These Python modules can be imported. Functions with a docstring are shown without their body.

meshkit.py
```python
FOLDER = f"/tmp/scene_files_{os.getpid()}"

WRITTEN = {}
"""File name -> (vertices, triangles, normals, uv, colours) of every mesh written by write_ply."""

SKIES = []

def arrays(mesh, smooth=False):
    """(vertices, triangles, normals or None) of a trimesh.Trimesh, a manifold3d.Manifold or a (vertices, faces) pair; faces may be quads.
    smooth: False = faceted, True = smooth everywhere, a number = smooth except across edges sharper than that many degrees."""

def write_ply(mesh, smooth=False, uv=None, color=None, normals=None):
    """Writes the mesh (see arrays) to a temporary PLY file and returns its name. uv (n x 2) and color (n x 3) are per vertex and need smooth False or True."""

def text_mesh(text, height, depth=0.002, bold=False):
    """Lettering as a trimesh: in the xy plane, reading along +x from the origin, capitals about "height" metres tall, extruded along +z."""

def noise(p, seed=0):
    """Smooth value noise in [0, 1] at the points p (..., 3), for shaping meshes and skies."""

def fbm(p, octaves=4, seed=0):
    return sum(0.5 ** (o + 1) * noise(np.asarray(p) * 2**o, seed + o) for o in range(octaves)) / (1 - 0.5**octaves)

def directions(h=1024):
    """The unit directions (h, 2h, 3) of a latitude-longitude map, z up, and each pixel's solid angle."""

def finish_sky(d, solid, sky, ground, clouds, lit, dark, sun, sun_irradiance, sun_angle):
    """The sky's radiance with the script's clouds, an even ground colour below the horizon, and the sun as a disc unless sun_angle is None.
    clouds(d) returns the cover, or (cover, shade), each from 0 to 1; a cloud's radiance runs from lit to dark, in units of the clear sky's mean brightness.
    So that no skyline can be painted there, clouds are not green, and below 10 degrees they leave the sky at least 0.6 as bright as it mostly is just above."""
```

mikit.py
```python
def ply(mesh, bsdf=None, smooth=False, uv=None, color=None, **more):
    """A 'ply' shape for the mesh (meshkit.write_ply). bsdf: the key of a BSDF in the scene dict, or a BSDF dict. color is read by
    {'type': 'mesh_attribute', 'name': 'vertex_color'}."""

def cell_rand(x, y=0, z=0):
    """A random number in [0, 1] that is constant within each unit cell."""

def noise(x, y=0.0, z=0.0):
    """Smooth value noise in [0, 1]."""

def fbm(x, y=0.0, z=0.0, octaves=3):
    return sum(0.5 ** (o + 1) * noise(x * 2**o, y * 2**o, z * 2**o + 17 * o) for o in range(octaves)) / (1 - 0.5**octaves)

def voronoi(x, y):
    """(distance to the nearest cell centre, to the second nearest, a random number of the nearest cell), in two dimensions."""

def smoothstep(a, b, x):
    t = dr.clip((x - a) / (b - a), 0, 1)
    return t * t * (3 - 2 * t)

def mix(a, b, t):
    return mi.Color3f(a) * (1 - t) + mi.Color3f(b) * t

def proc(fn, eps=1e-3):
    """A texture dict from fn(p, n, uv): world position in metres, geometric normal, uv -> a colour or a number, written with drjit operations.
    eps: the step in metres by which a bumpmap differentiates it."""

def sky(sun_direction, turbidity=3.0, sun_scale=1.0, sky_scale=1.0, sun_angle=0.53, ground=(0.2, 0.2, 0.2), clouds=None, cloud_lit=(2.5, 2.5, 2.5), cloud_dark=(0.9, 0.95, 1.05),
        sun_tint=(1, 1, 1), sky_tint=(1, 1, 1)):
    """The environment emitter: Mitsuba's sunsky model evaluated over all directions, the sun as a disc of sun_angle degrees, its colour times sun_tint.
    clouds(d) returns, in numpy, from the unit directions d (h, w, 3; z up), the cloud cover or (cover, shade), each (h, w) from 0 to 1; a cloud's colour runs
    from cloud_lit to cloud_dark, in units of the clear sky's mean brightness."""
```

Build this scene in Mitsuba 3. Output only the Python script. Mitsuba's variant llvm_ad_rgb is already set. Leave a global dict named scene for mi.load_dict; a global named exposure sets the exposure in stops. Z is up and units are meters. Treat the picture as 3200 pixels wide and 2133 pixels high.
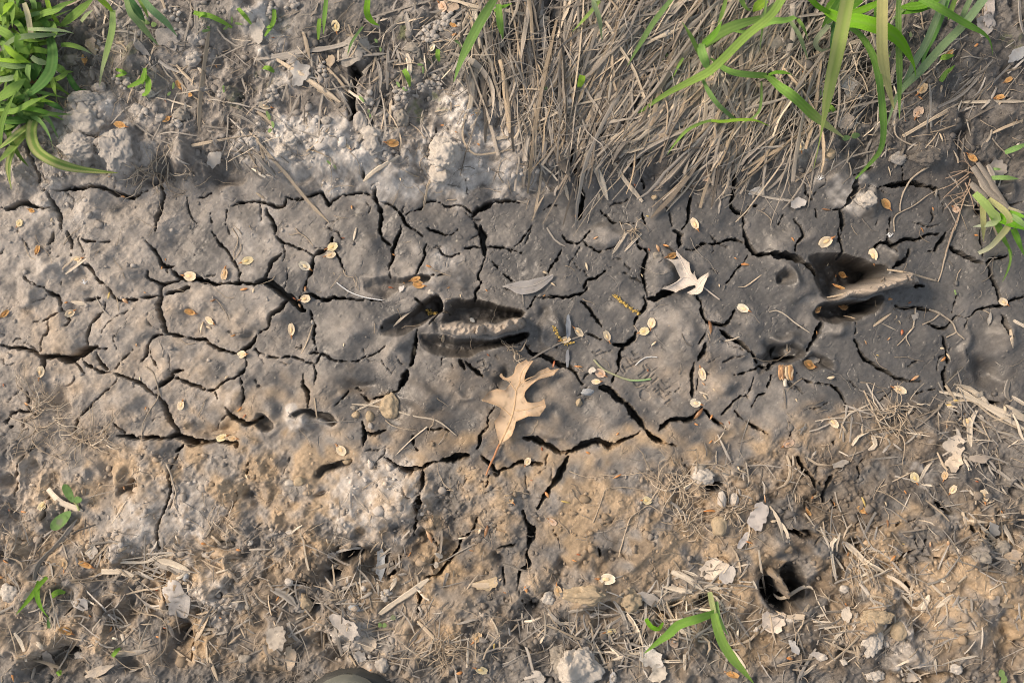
import math, random
import numpy as np
import mitsuba as mi
import mikit, meshkit
from scipy import ndimage, spatial
import shapely, shapely.geometry as sg

T = mi.ScalarTransform4f
scene, labels = {}, {}

# ---------------------------------------------------------------- camera, sky, exposure
CAM_H = 1.0                       # metres above the mud, looking straight down
scene['camera'] = {'type': 'perspective', 'fov': math.degrees(2 * math.atan(0.5 / CAM_H)), 'fov_axis': 'x',
                   'near_clip': 0.05, 'far_clip': 60.0,
                   'to_world': T().look_at(origin=[0, 0, CAM_H], target=[0, 0, 0], up=[0, 1, 0])}
scene['sky'] = mikit.sky((-0.80, 0.28, 0.62), turbidity=4, sun_scale=0.80, sun_angle=22, sun_tint=(0.97, 0.99, 1.10),
                         clouds=lambda d: 0.75 + 0 * d[..., 0], cloud_lit=(1.15, 1.2, 1.27), cloud_dark=(0.95, 0.97, 1.0))
exposure = 2.35

# ---------------------------------------------------------------- tracing helpers
PX = 3200.0                       # photograph pixels per metre on the mud plane
CROPS = {k: ((i % 4) * 800.0, (i // 4) * 711.0, 800 / 1764) for i, k in enumerate('ABCDEFGHIJKL')}
CROPS.update(Z=(0, 0, 420 / 1098), T=(2100, 0, 600 / 2352), V=(2950, 400, 250 / 784), S=(0, 0, 1.0), F1=(0, 0, 3200 / 2352),
             M=(1150, 830, 600 / 2352), N=(1750, 1000, 600 / 2352), O=(2380, 750, 600 / 2352), Q=(2200, 1550, 600 / 2352),
             R=(2000, 1400, 500 / 2353), W=(1200, 1400, 500 / 2353))


def src(crop, pts):
    """Points read off one enlarged view of the photograph -> photograph pixels."""
    if isinstance(pts, str):
        pts = [tuple(map(float, q.split(','))) for q in pts.split()]
    ox, oy, s = CROPS[crop]
    return np.asarray(pts, float).reshape(-1, 2) * s + (ox, oy)


def plane(uv, z=0.0):
    """Photograph pixels -> world xy at height z."""
    uv = np.asarray(uv, float)
    k = (1 - np.asarray(z, float) / CAM_H)
    return np.stack([(uv[..., 0] - 1600) / PX * k, (1066.5 - uv[..., 1]) / PX * k], -1)


def sstep(a, b, x):
    t = np.clip((x - a) / (b - a), 0, 1)
    return t * t * (3 - 2 * t)


def catmull(p, n):
    """Smooth curve of n points through the points p."""
    p = np.asarray(p, float)
    if len(p) == 2:
        return p[0] + (p[1] - p[0]) * np.linspace(0, 1, n)[:, None]
    q = np.vstack([2 * p[0] - p[1], p, 2 * p[-1] - p[-2]])
    d = np.r_[0, np.cumsum(np.linalg.norm(np.diff(p, axis=0), axis=1) + 1e-9)]
    s = np.linspace(0, d[-1], n)
    i = np.clip(np.searchsorted(d, s, side='right') - 1, 0, len(p) - 2)
    t = ((s - d[i]) / (d[i + 1] - d[i]))[:, None]
    a, b, c, e = q[i], q[i + 1], q[i + 2], q[i + 3]
    return 0.5 * (2 * b + (c - a) * t + (2 * a - 5 * b + 4 * c - e) * t ** 2 + (3 * b - a - 3 * c + e) * t ** 3)


# ---------------------------------------------------------------- the ground: a sheet of mud, carved
DX = 0.0009
X0, X1, Y0, Y1 = -0.545, 0.545, -0.375, 0.375
NX, NY = int(round((X1 - X0) / DX)) + 1, int(round((Y1 - Y0) / DX)) + 1
gx, gy = np.linspace(X0, X1, NX), np.linspace(Y0, Y1, NY)
GX, GY = np.meshgrid(gx, gy)
U, Vp = 1600 + GX * PX, 1066.5 - GY * PX


def vnoise(cell, seed, sharp=3):
    """Smooth noise in about [-1, 1] on the ground grid, features of 'cell' metres."""
    r = np.random.default_rng(seed)
    a = r.standard_normal((int((Y1 - Y0) / cell) + 6, int((X1 - X0) / cell) + 6))
    yy, xx = (gy - Y0) / cell + 2, (gx - X0) / cell + 2
    off = r.random(2)
    cy = np.broadcast_to((yy + off[0])[:, None], (NY, NX))
    cx = np.broadcast_to((xx + off[1])[None, :], (NY, NX))
    return ndimage.map_coordinates(a, [cy, cx], order=sharp, mode='reflect') * 0.9


def macro(x, y):
    """The wheel rut: a flat muddy bed between an upper and a lower bank."""
    u, v = 1600 + x * PX, 1066.5 - y * PX
    vt = np.interp(u, [-200, 0, 400, 800, 1100, 1600, 2000, 2500, 3300], [640, 640, 610, 610, 620, 640, 600, 540, 520])
    ht = np.interp(u, [-200, 0, 800, 1600, 2200, 2600, 3300], [24, 24, 32, 32, 24, 15, 14]) * 1e-3
    vb = np.interp(u, [-200, 0, 700, 1100, 1700, 2300, 2800, 3300], [1330, 1340, 1390, 1440, 1480, 1500, 1400, 1320])
    hb = np.interp(u, [-200, 0, 900, 1700, 2400, 3300], [12, 14, 16, 12, 8, 12]) * 1e-3
    z = ht * sstep(vt + 30, vt - 150, v) + 0.018 * sstep(vt - 150, vt - 900, v)
    z = z + hb * sstep(vb - 40, vb + 130, v) + 0.010 * sstep(vb + 130, vb + 900, v)
    return z + 0.006 * sstep(800, 0, u) * sstep(500, 700, v) * sstep(1500, 1300, v)


def onto(uv, surf=macro, it=5):
    """Where the lines of sight through photograph pixels meet the terrain: world xy."""
    uv = np.asarray(uv, float)
    z = np.zeros(uv.shape[:-1])
    for _ in range(it):
        p = plane(uv, z)
        z = surf(p[..., 0], p[..., 1])
    return p


H = macro(GX, GY)
vt_ = np.interp(U, [-200, 0, 400, 800, 1100, 1600, 2000, 2500, 3300], [600, 600, 590, 580, 600, 620, 560, 500, 560])
vb_ = np.interp(U, [-200, 0, 500, 700, 1100, 1700, 2000, 2500, 2800, 3000, 3300], [1330, 1360, 1400, 1400, 1430, 1470, 1500, 1360, 1330, 1230, 1150])
n40, n15 = vnoise(.045, 1), vnoise(.016, 2)
rough = np.clip(sstep(vt_ + 30, vt_ - 60, Vp + 40 * n40) + sstep(vb_ - 60, vb_ + 90, Vp + 50 * n40), 0, 1)
leftdry = sstep(900, 350, U + 160 * n40) * (1 - rough)
wild = np.clip(rough * (.42 + .58 * sstep(-.5, .7, vnoise(.05, 14))) + 0.20 * leftdry, 0, 1)
CALM = [('Q', 1080, 820, 520, 560), ('I', 850, 380, 420, 260), ('J', 820, 330, 330, 220), ('J', 300, 330, 250, 160), ('K', 560, 600, 420, 250), ('L', 1380, 1150, 200, 170), ('L', 900, 500, 420, 160), ('L', 1250, 200, 300, 150)]

MOUNDS = [  # crop, x, y, rx, ry, mm
    ('E', 200, 400, 80, 130, 6), ('E', 330, 270, 80, 90, 6), ('E', 1100, 830, 120, 70, 5), ('E', 1280, 900, 170, 110, 4), ('E', 880, 700, 200, 90, 4),
    ('E', 1390, 500, 80, 70, 4), ('E', 1240, 540, 60, 60, 3), ('E', 470, 800, 110, 70, 6), ('E', 700, 250, 130, 120, 6), ('E', 850, 370, 130, 90, 6),
    ('E', 120, 920, 140, 90, 5), ('E', 900, 1180, 150, 90, 6), ('E', 1600, 1180, 90, 80, 4), ('E', 1700, 640, 80, 60, 3), ('E', 560, 340, 120, 80, -6),
    ('E', 430, 1180, 100, 90, -7), ('E', 1450, 1390, 190, 40, -6), ('E', 1690, 720, 60, 50, -5), ('E', 200, 560, 60, 40, -3),
    ('F', 340, 1325, 85, 60, 8), ('F', 780, 180, 110, 170, 5), ('F', 940, 860, 100, 110, 6), ('F', 640, 680, 130, 60, 3), ('F', 1100, 1130, 90, 70, 4), ('F', 1300, 360, 160, 70, 4),
    ('F', 1180, 1200, 90, 60, 4), ('F', 120, 960, 140, 80, 4), ('F', 660, 1090, 130, 50, -6), ('F', 80, 1200, 100, 80, 5), ('F', 1200, 740, 50, 120, 3),
    ('F', 200, 250, 100, 80, 2), ('F', 500, 740, 160, 90, 2), ('F', 130, 620, 110, 60, 4), ('F', 1420, 1150, 120, 60, 3), ('F', 1660, 1040, 70, 70, -8),
    ('G', 1170, 690, 150, 140, 7), ('G', 1020, 330, 90, 140, 5), ('G', 250, 700, 80, 110, 6), ('G', 720, 560, 110, 80, 3), ('G', 1560, 650, 120, 50, 3),
    ('G', 1480, 1060, 100, 70, 5), ('G', 660, 1270, 130, 90, 5), ('G', 250, 1420, 130, 50, 3), ('G', 1010, 1190, 130, 50, 2), ('G', 1600, 860, 110, 80, 4),
    ('G', 640, 60, 140, 60, 4), ('G', 300, 330, 120, 80, 2), ('G', 200, 580, 60, 60, -4), ('G', 1360, 800, 50, 120, 2), ('G', 1480, 1380, 120, 60, 4),
    ('H', 230, 430, 150, 90, 5), ('H', 500, 710, 100, 55, 4), ('H', 1500, 1010, 120, 110, -9), ('H', 870, 175, 80, 60, 3), ('H', 140, 770, 120, 40, 5),
    ('H', 60, 855, 120, 50, -8), ('H', 350, 930, 90, 35, -6), ('H', 1620, 760, 80, 120, 5), ('H', 250, 60, 150, 50, 2), ('H', 1340, 820, 50, 120, 4),
    ('H', 120, 340, 75, 75, 3), ('H', 100, 340, 36, 42, -9),
    ('A', 590, 830, 150, 130, 11), ('A', 540, 1000, 130, 90, 9), ('A', 790, 1020, 120, 140, 11), ('A', 450, 1130, 160, 60, 5), ('A', 1270, 1060, 90, 120, 8),
    ('A', 640, 950, 55, 35, -14), ('A', 1080, 1180, 140, 60, -9), ('A', 1560, 1200, 120, 50, -6), ('A', 950, 420, 160, 90, 8), ('A', 1350, 640, 100, 90, 5),
    ('A', 1690, 100, 130, 110, 9), ('A', 1700, 320, 90, 50, 7), ('A', 120, 1280, 140, 80, 5), ('A', 880, 1290, 130, 60, 6),
    ('B', 1300, 1060, 95, 110, 9), ('B', 1270, 1200, 65, 90, 6), ('B', 500, 960, 200, 90, 9), ('B', 600, 1130, 240, 90, 6), ('B', 1000, 1180, 160, 80, 5), ('B', 1480, 900, 150, 160, 6),
    ('B', 680, 600, 30, 220, -16), ('B', 300, 1200, 120, 60, -6), ('B', 980, 850, 60, 30, -6), ('B', 300, 500, 100, 110, 7), ('B', 720, 340, 130, 90, 8), ('B', 1290, 1240, 90, 60, -4),
    ('B', 1600, 1260, 140, 60, -6), ('C', 700, 1000, 160, 90, 6), ('C', 900, 1150, 60, 60, -4), ('C', 200, 1250, 150, 60, -5), ('C', 1450, 1050, 90, 110, 5), ('C', 1200, 1250, 130, 40, -5),
    ('D', 690, 1380, 75, 70, 7), ('D', 470, 1250, 140, 80, 4), ('D', 1090, 1080, 120, 70, 8), ('D', 640, 1050, 110, 80, -8), ('D', 1340, 900, 50, 130, -9), ('D', 1200, 800, 160, 90, 5),
    ('D', 150, 1060, 170, 100, 6), ('D', 1660, 1280, 90, 70, 6), ('D', 1650, 800, 120, 90, 5),
    ('I', 860, 230, 55, 60, -13), ('I', 800, 180, 40, 100, 6), ('I', 900, 480, 220, 120, 5), ('I', 420, 1380, 75, 30, -15), ('I', 1030, 1040, 100, 110, -10), ('I', 1210, 990, 110, 120, 5),
    ('I', 1400, 940, 130, 100, 8), ('I', 700, 1100, 60, 130, 6), ('I', 850, 1130, 130, 80, -8), ('I', 1580, 900, 60, 70, -6), ('I', 900, 1480, 120, 60, -9), ('I', 1230, 1240, 90, 110, -9),
    ('I', 1100, 830, 90, 40, -6), ('I', 150, 1330, 150, 50, 7), ('I', 300, 1430, 160, 50, -8), ('I', 150, 1000, 110, 110, 6), ('I', 370, 980, 90, 90, -6), ('I', 1550, 640, 90, 40, -9), ('I', 560, 930, 110, 80, 5),
    ('I', 1500, 120, 200, 120, 4), ('I', 600, 120, 170, 80, 5),
    ('J', 950, 350, 200, 150, 9), ('J', 400, 350, 260, 130, 6), ('J', 640, 700, 110, 55, -18), ('J', 520, 830, 60, 25, -12), ('J', 850, 740, 140, 80, -10), ('J', 450, 290, 60, 25, -6), ('J', 300, 330, 80, 50, -5),
    ('J', 440, 1300, 70, 60, -14), ('J', 560, 1420, 90, 80, -14), ('J', 640, 1240, 140, 90, 8), ('J', 420, 1030, 50, 50, -8), ('J', 330, 1030, 60, 60, 6), ('J', 330, 890, 60, 16, -10), ('J', 1290, 380, 120, 220, -4),
    ('J', 1650, 860, 120, 60, 5), ('J', 1640, 720, 50, 50, -7), ('J', 1500, 1000, 180, 120, 4), ('J', 1130, 1200, 60, 60, -6), ('J', 900, 1330, 150, 70, 6), ('J', 1720, 300, 90, 60, 4), ('J', 150, 1180, 120, 90, 7),
    ('K', 300, 300, 150, 120, 4), ('K', 900, 600, 250, 160, 5), ('K', 1320, 210, 35, 20, -14), ('K', 1390, 230, 50, 28, -16), ('K', 350, 780, 70, 90, -8), ('K', 620, 720, 130, 40, -5), ('K', 560, 950, 180, 90, 8),
    ('K', 200, 850, 130, 130, 4), ('K', 1350, 1010, 55, 50, -16), ('K', 1100, 1080, 120, 60, -9), ('K', 660, 1080, 120, 50, -8), ('K', 250, 1200, 130, 100, 5), ('K', 700, 1330, 140, 110, -8), ('K', 1430, 1330, 120, 90, -6), ('K', 1430, 480, 60, 80, 5),
    ('K', 120, 1080, 90, 40, -7), ('K', 1200, 1450, 110, 60, -7),
    ('L', 700, 1150, 170, 90, 8), ('L', 910, 1200, 60, 70, 7), ('L', 780, 960, 140, 110, 5), ('L', 1380, 1150, 170, 140, 6), ('L', 1080, 1180, 70, 130, -8), ('L', 1490, 690, 120, 60, 7), ('L', 620, 640, 60, 40, -11),
    ('L', 290, 560, 50, 26, -14), ('L', 1150, 430, 200, 90, 4), ('L', 650, 240, 120, 110, 4), ('L', 460, 1060, 60, 70, -7), ('L', 550, 1360, 90, 50, -7), ('L', 180, 780, 60, 90, 3), ('L', 340, 760, 90, 130, 5), ('L', 60, 620, 90, 90, 5),
    ('L', 1100, 1520, 260, 40, -9), ('L', 1650, 1250, 90, 180, -7), ('L', 1000, 1400, 160, 60, 5),
]
wx, wy = vnoise(.010, 5) * 0.0022, vnoise(.010, 6) * 0.0022


def blob(crop, x, y, rx, ry, warp=1.0, rot=0.0):
    """Normalised squared distance to an ellipse, with a wandering edge."""
    c = onto(src(crop, [(x, y)]))[0]
    s = CROPS[crop][2] / PX
    dx, dy = GX + warp * wx - c[0], GY + warp * wy - c[1]
    if rot:
        a = math.radians(rot)
        dx, dy = dx * math.cos(a) + dy * math.sin(a), -dx * math.sin(a) + dy * math.cos(a)
    return (dx / (rx * s)) ** 2 + (dy / (ry * s)) ** 2


for c, x, y, rx, ry in CALM:
    wild *= 1 - .6 * np.exp(-blob(c, x, y, rx, ry) ** 2)
HUMP = np.zeros_like(H)
for c, x, y, rx, ry, h in MOUNDS:
    e = np.exp(-1.25 * blob(c, x, y, rx, ry, 1.5) ** 1.15)
    H += h * 1e-3 * 1.5 * e
    HUMP = np.maximum(HUMP, e * (h > 0))

# relief: fine on the smooth bed, broken and crumbly on the banks
n6, n3, n2 = vnoise(.0065, 3), vnoise(.0034, 4), vnoise(.0021, 7)
H += (0.0021 + .0008 * wild) * n40 + .0013 * (1 - rough) * vnoise(.027, 24) + (0.0009 + 0.0019 * wild) * n15 + (0.00030 + 0.0010 * wild) * n6 + (0.00011 + 0.00045 * wild) * n3 + (0.00006 + 0.00030 * wild) * n2
lump = np.abs(vnoise(.020, 8)) * -1 + 0.5          # billows: rounded clods with creases between
H += .0045 * (rough + .6 * leftdry) * (.5 - np.abs(vnoise(.036, 15))) + 0.0042 * wild * lump + 0.0021 * wild * (0.5 - np.abs(vnoise(.009, 9))) + 0.0009 * wild * (0.5 - np.abs(vnoise(.0045, 10)))
H += 0.0010 * (1 - rough) * (0.5 - np.abs(vnoise(.03, 11)))
crease = vnoise(.011, 16) + .35 * vnoise(.004, 17)          # fine wrinkles and skin cracks in the drying mud
H -= 0.00045 * np.exp(-(crease / .05) ** 2) * sstep(-.1, .6, vnoise(.03, 18))
crease = vnoise(.018, 19) + .3 * vnoise(.005, 20)
H -= 0.0007 * np.exp(-(crease / .035) ** 2) * sstep(0, .6, vnoise(.04, 21))
H += .00016 * np.clip(vnoise(.0013, 22), -1.5, 1.5) * (.25 + .9 * wild)
blister = sstep(1.15, 1.8, vnoise(.0036, 23))
H += .0006 * blister * (1 - rough)
pit = sstep(1.0, 1.9, vnoise(.012, 12)) * wild
H -= 0.007 * pit
knob = sstep(0.95, 1.7, vnoise(.006, 13)) * (0.35 + 0.65 * wild) * sstep(-0.2, 0.5, n40)
H += 0.0012 * knob
# ---------------------------------------------------------------- hoof prints, tread marks, holes
def inside(poly, warp=1.0):
    """Signed distance in metres (positive inside) of the grid to a polygon given in world xy."""
    p = np.asarray(poly)
    m = 0.03
    i0, i1 = np.searchsorted(gx, [p[:, 0].min() - m, p[:, 0].max() + m])
    j0, j1 = np.searchsorted(gy, [p[:, 1].min() - m, p[:, 1].max() + m])
    sl = (slice(j0, j1), slice(i0, i1))
    px, py = GX[sl] + warp * wx[sl] * 0.5, GY[sl] + warp * wy[sl] * 0.5
    c = shapely.contains_xy(sg.Polygon(p).buffer(0), px, py)
    d = ndimage.distance_transform_edt(c) - ndimage.distance_transform_edt(~c)
    d = ndimage.gaussian_filter(d, 0.7)
    return sl, d * DX


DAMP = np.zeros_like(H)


def pressed(crop, pts, depth0, depth1, wall, axis, damp=.85):
    """Presses a polygon into the mud; depth runs from depth0 to depth1 (mm) along the axis (two points)."""
    poly = catmull(np.vstack([onto(src(crop, pts)), onto(src(crop, pts))[:1]]), 90)[:-1]
    sl, d = inside(poly)
    a, b = onto(src(crop, axis))
    t = np.clip(((GX[sl] - a[0]) * (b - a)[0] + (GY[sl] - a[1]) * (b - a)[1]) / ((b - a) ** 2).sum(), 0, 1)
    dep = (depth0 + (depth1 - depth0) * t ** 1.6) * 1e-3
    w = wall * 1e-3 * (1.25 - 1.0 * t)
    H[sl] -= dep * sstep(-0.0012 * (1 - .6 * t), w, d)
    rim = np.exp(-((d + 0.003) / 0.0035) ** 2)
    H[sl] += 0.0022 * rim * t + .0007 * n6[sl] * sstep(0, .003, d) + .0004 * n3[sl] * sstep(0, .003, d)
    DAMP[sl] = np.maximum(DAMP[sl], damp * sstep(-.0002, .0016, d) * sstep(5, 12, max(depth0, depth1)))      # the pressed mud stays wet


def ridge(crop, pts, width, height, rot=0.0, noise=0.8):
    """A tapering ridge of mud: widths (px of the photograph) and heights (mm) at the traced points."""
    c = onto(src(crop, pts))
    n = 40
    p = catmull(c, n)
    k = np.linspace(0, 1, n)
    w = np.interp(k, np.linspace(0, 1, len(width)), width) / PX / 2
    hh = np.interp(k, np.linspace(0, 1, len(height)), height) * 1e-3
    m = w.max() + 0.01
    i0, i1 = np.searchsorted(gx, [p[:, 0].min() - m, p[:, 0].max() + m])
    j0, j1 = np.searchsorted(gy, [p[:, 1].min() - m, p[:, 1].max() + m])
    sl = (slice(j0, j1), slice(i0, i1))
    q = np.stack([GX[sl] + wx[sl] * noise, GY[sl] + wy[sl] * noise], -1).reshape(-1, 2)
    dist, i = spatial.cKDTree(p).query(q)
    r = (dist / w[i]).reshape(H[sl].shape)
    return sl, np.sqrt(np.clip(1 - r ** 2, 0, 1)), hh[i].reshape(H[sl].shape), r


# left print: a scuffed drag mark, two toes and two small toes behind
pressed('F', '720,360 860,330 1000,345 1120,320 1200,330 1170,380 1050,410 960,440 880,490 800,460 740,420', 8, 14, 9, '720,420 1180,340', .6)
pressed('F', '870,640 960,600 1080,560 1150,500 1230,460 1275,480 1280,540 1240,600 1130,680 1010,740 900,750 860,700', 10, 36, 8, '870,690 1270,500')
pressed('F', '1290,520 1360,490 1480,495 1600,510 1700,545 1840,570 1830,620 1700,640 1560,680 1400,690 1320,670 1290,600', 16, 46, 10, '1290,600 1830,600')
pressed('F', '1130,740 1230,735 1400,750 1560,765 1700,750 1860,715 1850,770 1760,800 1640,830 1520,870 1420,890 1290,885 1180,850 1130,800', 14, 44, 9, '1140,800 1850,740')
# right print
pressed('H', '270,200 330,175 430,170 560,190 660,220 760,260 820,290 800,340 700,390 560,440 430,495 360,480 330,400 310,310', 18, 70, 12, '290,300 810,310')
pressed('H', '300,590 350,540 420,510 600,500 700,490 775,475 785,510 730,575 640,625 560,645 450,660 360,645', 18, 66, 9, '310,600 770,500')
pressed('H', '40,300 110,290 150,330 160,380 110,400 60,385', 4, 4, 6, '50,340 160,340')
# lower right print: two deep toe holes at the end of a slanting scoop
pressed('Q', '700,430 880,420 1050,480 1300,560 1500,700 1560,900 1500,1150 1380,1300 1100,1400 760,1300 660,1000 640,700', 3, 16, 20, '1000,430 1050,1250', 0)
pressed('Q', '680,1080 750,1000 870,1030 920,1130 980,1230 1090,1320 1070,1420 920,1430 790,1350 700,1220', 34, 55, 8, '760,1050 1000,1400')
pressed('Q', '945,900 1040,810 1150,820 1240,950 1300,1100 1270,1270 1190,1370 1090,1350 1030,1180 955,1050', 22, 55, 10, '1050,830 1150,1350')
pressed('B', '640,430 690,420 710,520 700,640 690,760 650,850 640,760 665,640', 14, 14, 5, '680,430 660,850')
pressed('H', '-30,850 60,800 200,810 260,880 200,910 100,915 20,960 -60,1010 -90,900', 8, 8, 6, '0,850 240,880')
pressed('H', '270,900 330,880 430,900 455,940 400,975 300,985', 6, 8, 6, '270,930 450,940')
pressed('J', '380,150 420,90 500,60 600,35 660,30 640,80 560,105 470,130 420,165', 14, 14, 5, '380,130 650,40')
pressed('F', '-20,1330 20,1270 80,1290 130,1350 110,1400 40,1390', 12, 12, 6, '0,1330 120,1350')
pressed('F', '250,1290 310,1250 370,1240 430,1270 500,1285 560,1330 520,1360 430,1320 350,1290 290,1310', 13, 13, 4, '250,1290 550,1330')
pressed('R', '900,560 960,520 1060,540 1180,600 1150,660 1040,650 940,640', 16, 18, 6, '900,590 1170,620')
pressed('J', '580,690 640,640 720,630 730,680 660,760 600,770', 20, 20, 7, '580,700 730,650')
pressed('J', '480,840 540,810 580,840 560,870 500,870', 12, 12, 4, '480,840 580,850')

PALE = np.zeros_like(H)
for crop, pts, wd, ht in [('H', '415,492 560,455 720,400 860,365 975,355', [10, 30, 44, 52, 44], [6, 24, 40, 42, 10]),
                          ('F', '1335,690 1440,700 1545,712', [36, 40, 26], [20, 24, 18]),
                          ('F', '1545,715 1640,695 1764,660 1815,645', [24, 34, 44, 40], [20, 30, 36, 30]),
                          ('Q', '850,960 930,1050 1010,1160 1080,1300', [26, 26, 22, 16], [24, 26, 18, 8])]:
    sl, prof, hh, r = ridge(crop, pts, wd, ht)
    H[sl] += prof ** 0.8 * hh * (1 + .10 * n15[sl] + 0.06 * n6[sl] + 0.07 * n3[sl] + .06 * n2[sl])
    PALE[sl] = np.maximum(PALE[sl], sstep(1.0, 0.5, r) * (1.0 if crop != 'Q' else 0.2))
# shoe tread: rows of zigzag bars pressed into the mud (crop N and others)
ZIG = [('N', '390,380 430,400 490,360 560,400 640,370', 20), ('N', '430,440 500,410 580,380', 18), ('N', '730,480 810,450 840,520 880,560 960,530', 22),
       ('N', '880,380 920,430 960,410', 22), ('N', '860,470 900,510 1000,460', 22), ('N', '760,560 810,600 860,580 950,545', 22), ('N', '780,570 815,640', 22),
       ('N', '740,590 790,660', 20), ('N', '1020,560 1060,610 960,690', 24), ('N', '1060,540 1120,600 980,710', 22), ('N', '1090,650 1150,620 1040,730', 24),
       ('N', '1170,660 1080,740', 22), ('N', '1210,710 1130,775', 24), ('N', '900,760 960,820 1010,790', 20), ('N', '1060,830 1110,800', 20),
       ('N', '1250,730 1300,790 1340,760', 24), ('N', '1210,790 1290,870 1370,810', 24), ('N', '1180,890 1220,860 1270,910', 22), ('N', '1220,900 1290,950 1380,885', 24),
       ('N', '1290,1030 1370,970', 24), ('N', '1150,870 1190,840', 18), ('N', '300,970 390,945', 20),
       ('M', '1330,1180 1410,1160 1440,1230 1330,1250', 18), ('M', '1410,1290 1480,1270', 18), ('M', '1470,1180 1520,1230', 18), ('M', '1560,1100 1610,1150', 16), ('M', '1540,1290 1600,1310', 16),
       ('W', '860,590 940,660 1040,560 1120,640', 30), ('W', '930,650 960,730 1060,690 1150,640', 30), ('W', '1080,480 1110,590 1180,600', 30), ('W', '960,680 1010,790 920,830', 28),
       ('W', '1050,690 1090,760 1180,660', 28), ('W', '1000,800 1080,830 1190,770', 28), ('W', '900,900 930,970 860,1000', 26), ('W', '1070,900 1110,1020 1010,1080', 26), ('W', '760,760 870,690', 26),
       ('W', '780,830 900,760', 22), ('W', '920,1080 950,1170 850,1220', 22), ('W', '1130,870 1200,820', 22)]
for c, pts, w in ZIG:
    p = onto(src(c, pts))
    line = sg.LineString(p)
    b = line.buffer(w * CROPS[c][2] / PX * 0.62, cap_style='flat', join_style='mitre')
    poly = np.array(b.exterior.coords)
    sl, d = inside(poly, 0.3)
    H[sl] -= 0.0018 * sstep(-0.0008, 0.0012, d)
for c, x, y, r in [('N', 1055, 920, 70)]:   # round lug
    sl, d = inside(onto(src(c, [(x + r * math.cos(a), y + r * math.sin(a)) for a in np.linspace(0, 2 * math.pi, 20)[:-1]])))
    H[sl] -= 0.0018 * sstep(-.0005, .001, d)

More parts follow.
